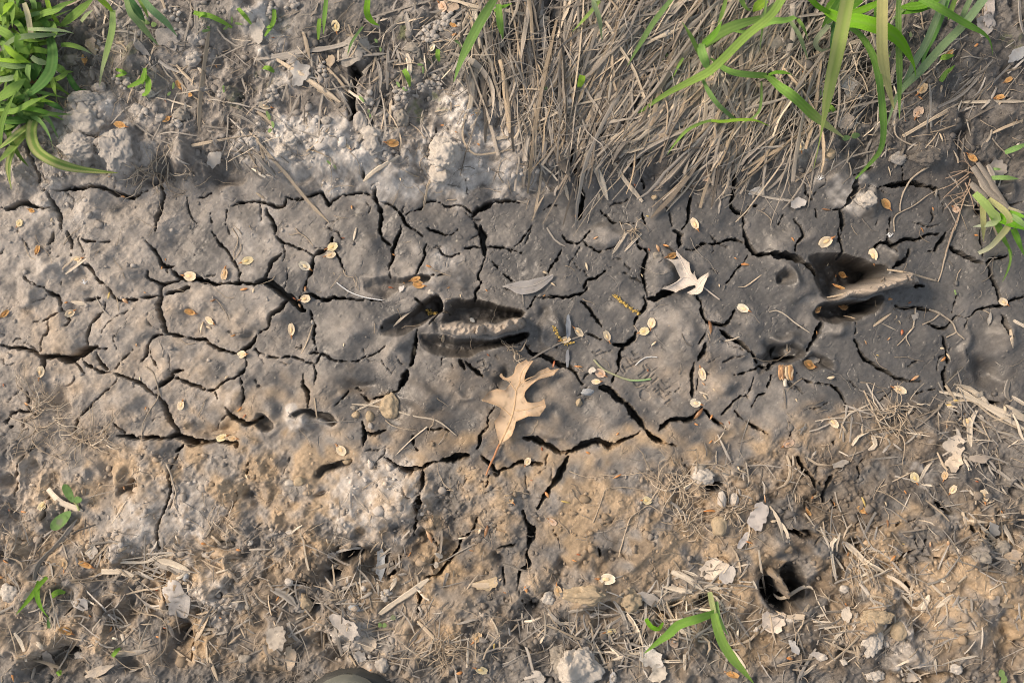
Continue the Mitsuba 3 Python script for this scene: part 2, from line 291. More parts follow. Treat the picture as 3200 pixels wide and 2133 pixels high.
# ---------------------------------------------------------------- shrinkage cracks
CRACKS = """
A 10 160,970 190,1050 220,1110 245,1200 250,1260
A 12 300,1310 370,1310 470,1300 560,1295 640,1285 700,1285 760,1310 830,1340 900,1350 950,1330 1000,1310
A 12 0,1440 60,1435 110,1410 160,1400 230,1425 300,1430 360,1425
A 10 330,1310 345,1370 380,1440 405,1500 415,1590
A 12 1050,1180 1070,1250 1105,1300 1110,1370 1090,1480 1070,1590
A 4 1280,1360 1285,1440 1310,1490 1340,1540
A 6 1360,1370 1410,1360 1450,1330
A 10 1590,1420 1650,1400 1764,1390 1824,1400 1894,1425 1959,1415 1969,1370
A 4 1450,1470 1450,1530
A 4 1560,1450 1555,1550
B 14 70,1430 75,1470 110,1530 130,1590
B 10 205,1350 260,1370 330,1360 400,1330 440,1310 470,1360 500,1410 540,1370 620,1340 700,1330 770,1340 810,1350
B 22 830,1290 825,1350 835,1410
B 14 835,1410 860,1470 855,1530 850,1600
B 12 840,1390 900,1400 960,1440 1010,1490 1035,1540 1080,1590
B 5 1030,1490 1080,1460 1140,1430 1190,1390 1240,1395 1320,1430 1380,1415 1430,1420 1480,1460 1500,1480
B 16 1480,1490 1530,1450 1580,1420 1650,1380
B 9 1640,1380 1700,1385 1764,1390 1814,1396
B 12 1510,1520 1530,1590
B 9 1190,980 1185,1080
B 6 1235,870 1230,930
B 8 740,1160 750,1250
B 4 1430,1240 1445,1300 1460,1340
C 20 435,1010 440,1090 455,1170 460,1240
C 13 460,1240 475,1310 485,1380 470,1450 455,1550
C 11 940,1030 900,1070 840,1090 820,1140
C 7 870,1190 905,1260 915,1300
C 15 1560,1060 1545,1130 1540,1200 1535,1270 1525,1340 1515,1400 1540,1440 1590,1470 1605,1520 1605,1590
C 5 1605,1470 1640,1430 1690,1410
C 9 1250,1330 1225,1390 1220,1470 1210,1530 1180,1580
C 5 620,1450 660,1500 720,1540 850,1540
C 6 890,1460 910,1530 920,1550
C 4 210,1440 260,1420 310,1415
C 6 1270,1100 1280,1170
D 16 600,1240 595,1310 570,1370 530,1420
D 9 530,1420 470,1450 430,1450
D 10 500,1440 510,1500 510,1590
D 6 720,1150 660,1180 580,1215
D 15 770,1290 830,1280 890,1270 960,1260 1040,1270 1100,1285
D 9 1100,1285 1160,1320
D 4 920,1150 920,1250
D 5 260,1260 255,1330 300,1370
D 5 320,1440 330,1500
D 5 180,1510 220,1560
D 4 110,1480 80,1540
D 14 1440,1410 1450,1470
D 6 850,1480 835,1580
E 10 360,20 340,70 310,110
E 17 450,20 470,80 490,130 500,190
E 8 530,60 590,95 650,90
E 5 680,90 740,95
E 6 120,20 160,90 190,150
E 10 1000,90 1050,150 1090,210 1110,250 1140,270 1190,265
E 6 1145,270 1145,310
E 12 1440,0 1475,60 1520,120 1560,160 1600,210 1640,270
E 7 1640,270 1655,330 1655,380
E 9 1180,290 1220,330 1270,355
E 17 1270,355 1350,350 1420,375 1500,385 1570,380 1640,385 1764,395
E 10 1010,300 1010,345 1060,365 1110,390 1160,385 1230,365
E 10 1140,455 1200,445 1250,430 1300,400
E 17 1110,390 1105,470 1090,540 1110,610 1130,680 1150,735
E 9 960,490 1020,475 1090,465
E 13 740,400 780,470 830,500 900,490 960,490
E 9 560,245 620,265 660,310 690,370 740,400
E 12 310,410 350,450 400,480 420,540 430,575
E 6 430,575 350,610 300,630 230,645
E 6 180,335 240,380 280,410
E 10 430,570 460,600 475,660 440,680
E 9 590,500 640,490 680,480
E 8 710,500 715,560 690,590 650,640 610,700 600,750 610,820
E 8 330,650 330,720 290,760 275,850
E 11 1150,735 1090,745 1050,770 1030,810 1010,870 980,910 960,935
E 12 1150,735 1220,745 1310,765 1400,770 1440,800 1500,830 1560,850 1620,865 1650,860
E 20 1764,740 1740,790 1690,830 1650,870
E 10 1690,880 1695,950 1670,990 1620,1030 1560,1050 1520,1090 1470,1120 1410,1115 1350,1090 1280,1060 1215,1040
E 13 -30,800 50,835 110,830 170,835 230,850 280,885
E 19 280,885 340,890 400,885 470,905 520,890 570,860 620,840 660,828
E 6 660,828 730,830
E 14 290,890 295,940 280,1000
E 14 580,880 590,930 640,965 700,990 760,990
E 22 760,990 820,1010 890,1040 950,1070 1020,1110 1070,1150
E 14 1070,1150 1100,1180 1130,1240 1150,1300 1180,1350 1215,1420
E 8 660,860 700,920 745,980
E 6 800,970 840,910 880,870 915,845
E 9 815,1040 770,1090 700,1150 660,1190 620,1230 560,1280 530,1320 500,1400
E 13 1070,1105 1130,1070 1190,1030 1200,1000 1270,985
E 5 1190,1000 1165,970
E 5 1040,850 1060,920 1100,970
E 10 1640,1010 1665,1080 1680,1150 1670,1230
E 6 1490,1130 1500,1190
E 14 1560,1240 1600,1290 1660,1330 1710,1355 1790,1310
E 13 180,1130 185,1220 190,1270 120,1265 60,1280 30,1320 0,1340
E 8 190,1270 240,1300
E 8 0,1340 60,1370
E 7 770,1355 820,1380 850,1430
E 17 800,1440 870,1445 930,1455 1000,1450 1070,1450 1130,1445
E 20 1130,1445 1200,1435 1300,1480 1400,1480 1480,1475 1560,1475 1640,1470
E 9 1250,1500 1210,1550
E 10 1640,1470 1640,1510
E 9 240,1500 190,1550
E 5 510,930 540,960 580,1010
F 12 120,35 170,95 230,110 300,145 390,190
F 12 390,190 440,165 500,135 520,70
F 13 390,190 380,270 360,350
F 6 360,350 330,440
F 7 190,115 190,230
F 10 180,190 110,240 80,320 60,380
F 18 0,385 60,370 110,400 170,440 240,490 290,530 330,570
F 18 210,500 170,560 110,600 80,680 0,740
F 17 300,480 370,455 420,480 480,500 540,485 600,490 680,490 740,490
F 6 740,490 860,500
F 7 520,150 560,200 600,290
F 11 850,0 860,50 890,90 930,120
F 15 1000,-10 985,60 950,130 940,200 925,260 920,310 930,350
F 11 1180,120 1160,150 1165,200 1140,240 1110,300 1095,330
F 16 1540,-10 1560,60 1570,140 1585,200
F 9 1585,200 1565,260 1530,320 1540,380 1510,450 1505,510
F 9 1590,140 1660,130 1720,135 1764,160
F 6 1440,140 1500,130 1550,140
F 8 1060,0 1110,30 1150,60
F 8 1180,0 1260,35 1340,50 1390,20
F 6 1610,220 1660,270 1700,310 1780,375
F 4 1200,140 1250,150 1290,190 1340,200 1400,180
F 5 1200,330 1250,335 1300,320
F 10 360,560 380,620 400,680 395,760 400,810
F 8 410,820 430,860 480,880 540,910 600,920 680,920 760,890 830,860 900,810
F 5 370,870 430,860
F 7 -10,845 60,880 150,895 220,890 290,905 350,930 400,950
F 7 450,875 410,940
F 9 400,950 415,1000 405,1080
F 10 320,1010 325,1080 355,1130 365,1190 360,1240
F 12 1110,700 1095,780 1080,850 1075,920 1055,970
F 20 1040,990 1010,1060 980,1120
F 6 980,1120 940,1135 870,1160 780,1190
F 9 1100,470 1140,530
F 5 540,1220 600,1165 650,1110 720,1125
F 4 720,1150 780,1200
F 10 720,1340 740,1410 740,1500
F 8 740,1415 830,1415 900,1400
F 11 1640,1240 1600,1310 1600,1380 1555,1420 1535,1500 1500,1530
F 5 1190,1390 1290,1385 1330,1410
F 6 1075,1440 1085,1500 1110,1540
F 5 860,640 865,700 870,740
F 4 1270,900 1275,950
F 9 1400,910 1430,970
F 11 1440,910 1490,970 1560,1030
F 7 1190,660 1280,580 1350,610
G 6 130,0 90,50 60,90 20,130
G 10 340,150 310,220 280,260 235,330
G 7 335,40 380,95 440,105 480,90 550,10
G 7 490,100 540,135 600,170 650,150 710,125
G 10 860,70 880,130 930,165 910,240 900,320 915,400 925,470
G 15 925,470 920,540 880,600 850,650 840,700
G 18 930,490 990,490 1040,455 1120,440
G 13 1110,30 1150,60 1155,150
G 9 1200,150 1260,145 1310,110 1380,110 1450,100 1520,80 1600,95
G 14 1600,0 1620,70 1640,130 1690,180 1780,185
G 9 160,480 220,490 300,480 370,480 440,465 500,445 520,420
G 9 160,480 130,530 110,560
G 9 490,410 520,360 580,350 630,310 680,265
G 7 480,500 530,560 580,620 625,690
G 18 860,720 840,770 790,800 730,805 690,790
G 11 800,810 760,840 745,900 740,960
G 6 740,960 700,1040 690,1070
G 5 500,740 560,750 620,770
G 13 1280,470 1300,530 1310,600 1340,640 1400,670 1460,675 1500,630 1530,570
G 17 1430,700 1470,740 1530,770 1590,800 1640,860
G 10 1640,860 1700,930
G 5 1330,720 1310,760 1290,800
G 10 1330,780 1320,840 1285,910
G 11 1255,930 1245,1000 1245,1090 1248,1170
G 14 80,800 130,860 200,880 260,910 320,940 390,955 440,1000 460,1050 490,1080
G 22 610,1095 680,1120 720,1170 780,1210
G 27 780,1210 830,1270 880,1340 930,1390
G 20 930,1390 970,1440 1050,1480
G 8 1050,1480 1130,1500
G 18 880,1400 830,1440 760,1470 690,1500 620,1480 560,1480 480,1510 420,1530 380,1560
G 15 420,1535 340,1540 270,1510 210,1480 150,1450 80,1445
G 16 1010,1390 1070,1350 1140,1325 1210,1320 1260,1300 1310,1240
G 15 1310,1240 1370,1300 1430,1350 1470,1390
G 9 1530,1015 1600,1000 1660,980 1720,960 1764,965 1800,940
G 8 1670,1030 1650,1100 1620,1150 1570,1170 1500,1230 1450,1290
G 10 1530,1250 1580,1310 1660,1360 1764,1420
G 6 1650,1230 1700,1160 1764,1140
G 4 1630,190 1600,240 1540,300 1480,380
G 4 0,150 60,180
H 20 0,180 60,190 130,195 190,215 250,250
H 11 250,250 300,290 325,330
H 7 225,0 235,60 190,110 185,160
H 8 495,0 500,70 510,130 510,210
H 7 830,0 825,50 820,80
H 11 725,150 770,110 820,110 860,130 910,100 970,75 1030,80 1100,50 1190,40
H 5 860,130 870,170
H 10 970,150 940,220 890,260 850,280
H 9 1240,30 1230,70 1190,110 1160,150 1120,155
H 13 1260,110 1300,160 1360,190 1420,225 1490,245
H 10 1490,245 1550,215 1600,205 1650,195
H 10 1490,245 1520,290 1530,340 1560,390 1580,440 1585,520
H 10 1300,620 1380,610 1430,580 1490,560 1560,540 1610,540 1680,500 1790,475
H 9 960,380 1020,395 1110,395
H 9 870,540 920,550 1000,555 1060,560 1120,570
H 10 1095,660 1150,685 1210,695 1250,650 1290,610
H 10 1190,740 1215,790 1235,850 1240,930
H 19 1225,960 1215,1060 1235,1130
H 14 375,650 350,720 320,780 285,850
H 11 605,640 600,720 590,760 620,810 650,880 720,940 790,980 860,1020 920,1045 980,1055 1050,1060
H 13 0,980 60,930 120,915 180,905 230,910
H 9 0,1100 30,1020
H 10 200,1000 250,1040 310,1070 380,1080 440,1090 490,1130 525,1190 540,1260
H 6 860,1120 810,1160 765,1195
H 4 1000,1160 1080,1130 1150,1115
H 8 70,820 60,890
H 6 145,1340 155,1420 145,1450
H 5 455,1465 445,1510
H 7 1465,20 1475,200
H 10 1610,600 1620,650 1630,700 1665,760
H 14 1270,1230 1300,1290
H 8 1505,1190 1590,1210
H 4 1300,470 1260,580
I 8 150,0 135,70 110,140 100,280
I 8 1210,0 1170,100 1165,230 1145,320 1110,420 1090,480 1080,560 1080,650
I 6 340,290 310,370 265,460
I 5 120,400 90,500
I 4 1630,250 1620,320
I 5 1720,30 1700,120
I 20 380,1340 440,1360 490,1390
I 5 1310,1270 1310,1430
I 6 440,1110 520,1010
I 6 1110,880 1150,1000 1180,1110
J 12 870,0 930,50 990,90
J 20 930,50 990,90 1050,110 1110,100 1150,100 1180,60 1230,45
J 18 1230,45 1300,30 1400,10 1460,0
J 20 1150,110 1145,190 1130,260
J 27 1130,260 1115,330 1105,400
J 16 1105,400 1095,480 1080,560
J 14 1560,0 1620,60 1660,135 1700,100 1770,80
J 5 1600,140 1585,210
J 6 1530,430 1480,530 1420,560
J 14 1420,560 1400,620 1370,690 1300,770 1250,830 1170,840
J 14 1110,920 1130,980 1110,1060 1120,1130
J 5 1210,590 1250,640
J 5 1215,720 1220,800
J 11 930,770 990,700
J 14 910,850 960,800
J 6 1660,640 1790,630
J 6 1710,780 1715,880
K 10 -5,90 40,50 80,50 140,60 210,55
K 22 390,10 355,80 320,150 280,210 220,300 180,370
K 24 70,390 90,450 130,510 135,570 110,640
K 12 110,640 100,700 120,770 60,800 45,870 40,920
K 7 50,930 85,1050
K 18 1720,830 1710,930 1750,970
K 6 600,640 610,700
L 16 200,10 240,80 290,140 330,220
L 18 400,220 410,290 410,340
L 12 440,140 420,180 405,240
L 18 130,510 190,535 250,555 330,560
L 8 460,320 500,370
L 5 640,80 645,160
L 13 1150,310 1200,360 1270,410
L 9 1380,480 1430,540
L 12 1450,560 1560,555 1640,560
L 8 890,490 930,465
L 5 960,470 1020,445
L 10 870,730 940,715 1010,680 1030,650
L 5 1060,700 1130,705 1200,715 1290,705
L 4 1030,580 1040,640
L 5 1110,590 1095,670
L 16 600,640 650,650
L 9 960,880 1000,930
"""
crng = np.random.default_rng(21)
SD = np.full_like(H, 1.0)          # signed distance to the nearest crack's edge, metres
CD = np.zeros_like(H)              # that crack's depth


def carve(path, width, depth, taper=0.3):
    """Records a crack along a world path, width and depth in metres."""
    n = max(6, int(np.linalg.norm(np.diff(path, axis=0), axis=1).sum() / 0.0016))
    p = catmull(path, n)
    t = np.gradient(p, axis=0)
    t /= np.linalg.norm(t, axis=1, keepdims=True) + 1e-12
    nrm = np.stack([-t[:, 1], t[:, 0]], 1)
    j = ndimage.gaussian_filter1d(crng.standard_normal(n), 2.2) * 0.0011 + ndimage.gaussian_filter1d(crng.standard_normal(n), 0.8) * 0.00045
    p = p + nrm * j[:, None]
    k = np.linspace(0, 1, n)
    w = width / 2 * (0.9 + 0.5 * ndimage.gaussian_filter1d(crng.standard_normal(n), 2.0)) * (taper + (1 - taper) * np.minimum(1, 4 * np.minimum(k, 1 - k)))
    w = w * np.clip(1 + .55 * ndimage.gaussian_filter1d(crng.standard_normal(n), 7.0) * 3.0, .5, 1.6)
    w = np.maximum(w, 0.0002)
    dl = depth * np.clip(w / (width * .38), .15, 1)
    for a, b, wa, wb, dd in zip(p[:-1], p[1:], w[:-1], w[1:], dl):
        m = max(wa, wb) + 0.007
        i0, i1 = np.searchsorted(gx, [min(a[0], b[0]) - m, max(a[0], b[0]) + m])
        j0, j1 = np.searchsorted(gy, [min(a[1], b[1]) - m, max(a[1], b[1]) + m])
        if i1 <= i0 or j1 <= j0:
            continue
        sl = (slice(j0, j1), slice(i0, i1))
        d = b - a
        s = np.clip(((GX[sl] - a[0]) * d[0] + (GY[sl] - a[1]) * d[1]) / (d @ d + 1e-15), 0, 1)
        dist = np.hypot(GX[sl] - a[0] - s * d[0], GY[sl] - a[1] - s * d[1]) - (wa + (wb - wa) * s)
        better = dist < SD[sl]
        SD[sl] = np.where(better, dist, SD[sl])
        CD[sl] = np.where(better, dd, CD[sl])


for line in CRACKS.strip().splitlines():
    c, w, pts = line.split(' ', 2)
    w = max(1.9, float(w) * .90 - 1.7) / PX
    carve(onto(src(c, pts)), w, min(0.034, 0.007 + 5.5 * w))
# hairline cracks that branch off
hr = np.random.default_rng(5)
for _ in range(150):
    u, v = hr.uniform(0, 3200), hr.uniform(540, 1750)
    a = hr.uniform(0, 6.28)
    L = hr.uniform(25, 90)
    pts = [(u, v)]
    for _ in range(4):
        a += hr.normal(0, .45)
        pts.append((pts[-1][0] + L / 4 * math.cos(a), pts[-1][1] + L / 4 * math.sin(a)))
    carve(onto(np.array(pts)), 0.0008, 0.0035, 0.2)
sd = SD + 0.00034 * n3 + 0.00028 * n2 + .0002 * np.clip(vnoise(.0017, 41), -1.5, 1.5)
H -= 0.0008 * np.exp(-np.clip(sd, 0, 1) / 0.0020) * (1 - 0.5 * wild)      # plate edges shrink and round off
H -= CD * sstep(0.0005, -0.0006, sd)
H = H.astype(np.float64)
HS = ndimage.gaussian_filter(H, 2.8)
HL = ndimage.gaussian_filter(ndimage.grey_closing(ndimage.gaussian_filter(H, 1.0), size=(11, 11)), 2.0)      # what a stiff thing rests on


def look(arr, x, y):
    x, y = np.broadcast_arrays(np.asarray(x, float), np.asarray(y, float))
    return ndimage.map_coordinates(arr, [(y.ravel() - Y0) / DX, (x.ravel() - X0) / DX], order=1, mode='nearest').reshape(x.shape)


def hs(x, y): return look(HS, x, y)
def hl(x, y): return look(HL, x, y)
def hraw(x, y): return look(H, x, y)
def ground(uv): return onto(uv, hl)
# ---------------------------------------------------------------- the mud's own colours: wet, dry, salt-crusted, ochre, humus, algae
SOIL = {
 'crust': [('F1', 740, 325, 130, 55, .9), ('F1', 620, 330, 90, 40, .6), ('F1', 1090, 290, 75, 70, .9), ('F1', 1020, 370, 45, 60, .8), ('F1', 820, 395, 150, 45, .6), ('F1', 1150, 410, 80, 35, .7),
           ('F1', 1010, 225, 60, 40, .5), ('F1', 230, 300, 130, 80, .55), ('F1', 610, 60, 60, 55, .7), ('F1', 660, 160, 40, 45, .6), ('F1', 960, 420, 120, 40, .5), ('F1', 870, 1110, 120, 50, .65),
           ('F1', 830, 1200, 90, 40, .6), ('F1', 380, 1170, 110, 70, .55), ('F1', 330, 1240, 90, 50, .5), ('F1', 510, 1370, 60, 70, .5), ('F1', 800, 1480, 70, 60, .6), ('F1', 580, 540, 60, 70, .3),
            ('F1', 1860, 330, 50, 40, .5), ('F1', 1640, 360, 60, 40, .35), ('F1', 1960, 450, 40, 40, .6), ('F1', 500, 880, 70, 50, .25), ('F1', 1010, 615, 45, 35, .4),
           ('F1', 100, 650, 60, 70, .2), ('F1', 1640, 1090, 60, 40, .4), ('F1', 2120, 1070, 60, 20, .35), ('F1', 2080, 1490, 60, 60, .5), ('F1', 470, 130, 60, 60, .4), ('F1', 697, 968, 36, 24, .8), ('F1', 130, 480, 100, 50, .3)],
 'dry': [('F1', 130, 560, 230, 180, .8), ('F1', 250, 470, 200, 60, .6), ('F1', 520, 700, 130, 60, .55), ('F1', 440, 830, 120, 70, .7), ('F1', 230, 760, 200, 90, .75), ('F1', 90, 870, 140, 110, .8), ('F1', 300, 930, 160, 90, .7),
         ('F1', 580, 540, 70, 90, .75), ('F1', 740, 560, 70, 90, .4), ('F1', 640, 880, 130, 90, .5), ('F1', 980, 640, 110, 60, .6), ('F1', 900, 800, 60, 60, .5), ('F1', 680, 990, 110, 60, .7), ('F1', 560, 1090, 250, 90, .8),
         ('F1', 900, 1110, 150, 80, .9), ('F1', 250, 1150, 260, 130, .8), ('F1', 500, 1250, 260, 120, .6), ('F1', 700, 300, 350, 130, .7), ('F1', 1050, 320, 200, 130, .7), ('F1', 300, 200, 250, 160, .6), ('F1', 1540, 730, 80, 70, .3),
         ('F1', 1440, 1080, 160, 80, .4), ('F1', 1150, 1150, 110, 80, .45), ('F1', 1500, 1180, 160, 110, .5), ('F1', 1730, 760, 160, 60, .25), ('F1', 1300, 980, 130, 70, .3), ('F1', 1500, 870, 110, 60, .3), ('F1', 1750, 900, 110, 60, .35),
         ('F1', 1560, 560, 200, 60, .12), ('F1', 1800, 1020, 200, 90, .4), ('F1', 1850, 330, 90, 70, .6), ('F1', 1630, 370, 90, 60, .5), ('F1', 1470, 1330, 220, 110, .5), ('F1', 2060, 1400, 200, 120, .6), ('F1', 150, 1400, 200, 110, .5), ('F1', 800, 1430, 200, 90, .5),
         ('F1', 1100, 760, 50, 60, .5), ('F1', 850, 690, 200, 80, .25), ('F1', 1890, 700, 60, 20, .8), ('F1', 1830, 1290, 70, 60, .5)],
 'ochre': [('F1', 2130, 1370, 330, 170, 1), ('F1', 1470, 1290, 220, 140, .8), ('F1', 1470, 1200, 200, 90, .7), ('F1', 1300, 1100, 330, 110, .45), ('F1', 900, 1160, 330, 150, .55), ('F1', 560, 1110, 300, 120, .7), ('F1', 350, 1180, 330, 150, .55),
           ('F1', 300, 1370, 350, 150, .6), ('F1', 800, 1390, 300, 150, .55), ('F1', 1700, 1200, 200, 120, .5), ('F1', 1800, 1080, 260, 110, .4), ('F1', 1780, 1290, 110, 110, .8), ('F1', 1600, 1030, 200, 60, .35), ('F1', 2000, 1000, 250, 70, .3), ('F1', 2150, 1200, 200, 80, .3),
           ('F1', 240, 840, 350, 160, .25), ('F1', 690, 950, 200, 70, .35), ('F1', 700, 1100, 120, 60, .5), ('F1', 1580, 1450, 300, 90, .5), ('F1', 1980, 1460, 300, 90, .7), ('F1', 1550, 880, 130, 60, .2), ('F1', 1150, 930, 200, 120, .15)],
 'humus': [('F1', 1700, 150, 360, 220, .9), ('F1', 1600, 330, 330, 70, .6), ('F1', 1330, 120, 150, 140, .8), ('F1', 2200, 180, 190, 220, .75), ('F1', 2200, 360, 200, 120, .7), ('F1', 60, 120, 170, 180, .8), ('F1', 450, 200, 140, 120, .45), ('F1', 800, 150, 300, 100, .45),
           ('F1', 480, 390, 110, 25, .6), ('F1', 700, 1340, 160, 60, .45), ('F1', 840, 1290, 110, 40, .7), ('F1', 620, 1400, 140, 60, .5), ('F1', 1880, 1150, 130, 110, .55), ('F1', 2150, 1090, 210, 70, .5), ('F1', 1850, 1370, 110, 90, .6), ('F1', 1560, 1450, 300, 60, .55), ('F1', 230, 1350, 150, 70, .4),
           ('F1', 330, 1260, 80, 40, .5), ('F1', 1100, 440, 160, 30, .3), ('F1', 2050, 1520, 250, 40, .7), ('F1', 1430, 1290, 80, 90, .4), ('F1', 2250, 900, 110, 130, .4), ('F1', 2000, 900, 60, 250, .0)],
 'moss': [('B', 1020, 200, 60, 70, .8), ('B', 1160, 690, 110, 70, .9), ('B', 1090, 780, 60, 60, .8), ('B', 1180, 430, 130, 50, .5), ('A', 890, 380, 80, 40, .5), ('A', 1590, 690, 60, 60, .5), ('B', 40, 520, 60, 30, .6), ('B', 1000, 880, 80, 30, .6), ('D', 1700, 300, 60, 80, .5), ('B', 170, 170, 60, 30, .6)],
}
mask = {}
q1, q2 = vnoise(.0075, 31), vnoise(.0028, 32)
for k, blobs in SOIL.items():
    m = np.zeros_like(H)
    for c, x, y, rx, ry, a in blobs:
        m = 1 - (1 - m) * (1 - a * sstep(2.2, 0.1, blob(c, x, y, rx, ry, 3.0)))
    mask[k] = m
grain = vnoise(.0016, 33) * 0.5 + vnoise(.0023, 34) * 0.5
n90 = vnoise(.09, 35)
q3, q4 = vnoise(.0045, 37), vnoise(.028, 38)
crust = np.clip(mask['crust'] * (1.0 + 0.22 * q1 + 0.14 * q2 + .20 * q3 + 0.25 * n15), 0, 1) * sstep(-0.15, 0.7, mask['crust'] + 0.10 * q2 + .14 * q3 + 0.2 * q1)
dry = np.clip(mask['dry'] * (1 + 0.35 * q1 + 0.25 * n15) + 0.25 * rough + 0.10 * n90 + .30 * HUMP + .14 * sstep(.2, 1.2, n15) + .12 * q4 - .12 * sstep(1300, 2500, U) * (1 - rough) + .34 * leftdry + .20 * rough * sstep(600, 0, Vp) * sstep(1900, 1300, U), 0, 1)
humus = np.clip(mask['humus'] * (1 + 0.5 * q1 + 0.4 * n15) + .45 * rough * sstep(.15, 1.1, q4) * (1 - .6 * mask['crust']), 0, 1)
ochre = np.clip(mask['ochre'] * (0.85 + 0.6 * n15 + 0.5 * q1 - .35 * q4), 0, 1)
moss = np.clip(mask['moss'] * sstep(-0.3, 0.6, q1 + 0.5 * q2), 0, 1)


def lay(col, m, c):
    return col * (1 - m[..., None]) + np.asarray(c) * m[..., None]


WET, DRY, OCH, CRU, HUM, MOS = (0.092, 0.089, 0.086), (0.33, 0.298, 0.265), (0.34, 0.24, 0.138), (0.46, 0.435, 0.405), (0.055, 0.050, 0.046), (0.105, 0.125, 0.045)
col = np.broadcast_to(np.array(WET), H.shape + (3,)).copy()
col = lay(col, 0.85 * dry, DRY)
col = lay(col, 0.72 * ochre, OCH)
col = lay(col, 0.75 * humus, HUM)
col = lay(col, 0.8 * crust, CRU)
col = lay(col, 0.8 * moss, MOS)
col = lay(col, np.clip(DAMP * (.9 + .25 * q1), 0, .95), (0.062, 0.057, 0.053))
col = lay(col, 0.9 * ndimage.gaussian_filter(PALE, 1.0), (0.34, 0.29, 0.24))
col = col * np.clip(1 + (0.07 + 0.10 * wild[..., None]) * grain[..., None] + (0.06 + 0.07 * wild[..., None]) * q2[..., None] + 0.05 * n15[..., None], 0.4, 1.8)
col = col * (1 + .07 * np.clip(np.random.default_rng(40).standard_normal(H.shape), -2, 2))[..., None]
speck = sstep(2.1, 2.6, vnoise(.0014, 36))
col = lay(col, 0.6 * speck, (0.5, 0.45, 0.36))
col = np.clip(col, 0.02, 0.8)

# the carved part runs on outwards as ordinary rough soil, to well beyond anything in view
E = 26
step = 0.0025 * 1.27 ** np.arange(1, E + 1)
ext = np.cumsum(step)
ax = np.r_[(X0 - ext)[::-1], gx, X1 + ext]
ay = np.r_[(Y0 - ext)[::-1], gy, Y1 + ext]
Hp = np.pad(H, E, mode='edge')
Cp = np.pad(col, ((E, E), (E, E), (0, 0)), mode='edge')
AX, AY = np.meshgrid(ax, ay)
out = np.maximum(np.maximum(X0 - AX, AX - X1), np.maximum(Y0 - AY, AY - Y1))
far = sstep(0, 0.25, np.clip(out, 0, 9))
P3 = np.stack([AX * 14, AY * 14, 0 * AX], -1)
Hp = Hp * (1 - far) + far * (0.02 + 0.03 * (meshkit.fbm(P3, 3, 4) - 0.5))
mixc = meshkit.fbm(P3 * 2, 3, 9)[..., None]
Cp = Cp * (1 - far[..., None]) + far[..., None] * (np.array(HUM) * (1 - mixc) + np.array(DRY) * mixc)
ny, nx = AX.shape
idx = np.arange(ny * nx).reshape(ny, nx)
a, b, c, d = idx[:-1, :-1].ravel(), idx[:-1, 1:].ravel(), idx[1:, 1:].ravel(), idx[1:, :-1].ravel()
gv = np.stack([AX, AY, Hp], -1).reshape(-1, 3)
gf = np.vstack([np.stack([a, b, c], 1), np.stack([a, c, d], 1)])

VC = {'type': 'mesh_attribute', 'name': 'vertex_color'}
damp = np.pad(np.clip(1 - 1.3 * dry - crust, 0, 1) * (1 - .7 * rough), E, mode='edge') * (1 - far)
scene['mud_bsdf'] = {'type': 'twosided', 'b': {'type': 'principled', 'base_color': VC, 'roughness': mikit.proc(lambda p, n, uv: 0.82 - 0.40 * uv.x), 'specular': 0.45}}
scene['litter_bsdf'] = {'type': 'twosided', 'b': {'type': 'principled', 'base_color': VC, 'roughness': 0.7, 'specular': 0.35}}
scene['shiny_bsdf'] = {'type': 'twosided', 'b': {'type': 'principled', 'base_color': VC, 'roughness': 0.42, 'specular': 0.5}}
scene['grass_bsdf'] = {'type': 'principledthin', 'base_color': VC, 'roughness': 0.45, 'spec_trans': 0.0, 'diff_trans': 0.75, 'eta': 1.4}
scene['papery_bsdf'] = {'type': 'principledthin', 'base_color': VC, 'roughness': 0.6, 'spec_trans': 0.0, 'diff_trans': 0.35, 'eta': 1.3}
scene['ground'] = mikit.ply((gv, gf), 'mud_bsdf', smooth=False, color=np.clip(Cp, 0, 1).reshape(-1, 3), uv=np.column_stack([damp.ravel(), np.zeros(damp.size)]))
labels['ground'] = {'label': 'cracked grey brown mud of a wheel rut between two crusty soil banks', 'category': 'ground', 'kind': 'structure'}
# ---------------------------------------------------------------- things: names, labels, meshes
rng = np.random.default_rng(77)
count = {}


def key_for(name):
    n = count.get(name, 0)
    count[name] = n + 1
    return name if n == 0 else f'{name}_{n:03d}'


def put(key, mesh, bsdf, color=None, smooth=True, to_world=None):
    """One entry of the scene; the key of a part of the same name that is taken gets a number."""
    k, n = key, 0
    while k in scene:
        n += 1
        k = f'{key}_{n:03d}'
    if isinstance(mesh, dict):
        scene[k] = dict(mesh)
    else:
        v, f = np.asarray(mesh[0], float), np.asarray(mesh[1], int)
        c = np.broadcast_to(np.asarray(mesh[2] if color is None else color, float), (len(v), 3))
        scene[k] = mikit.ply((v, f), bsdf, smooth=smooth, color=np.clip(c, 0.01, 0.9))
    if to_world is not None:
        scene[k]['to_world'] = to_world
    return k


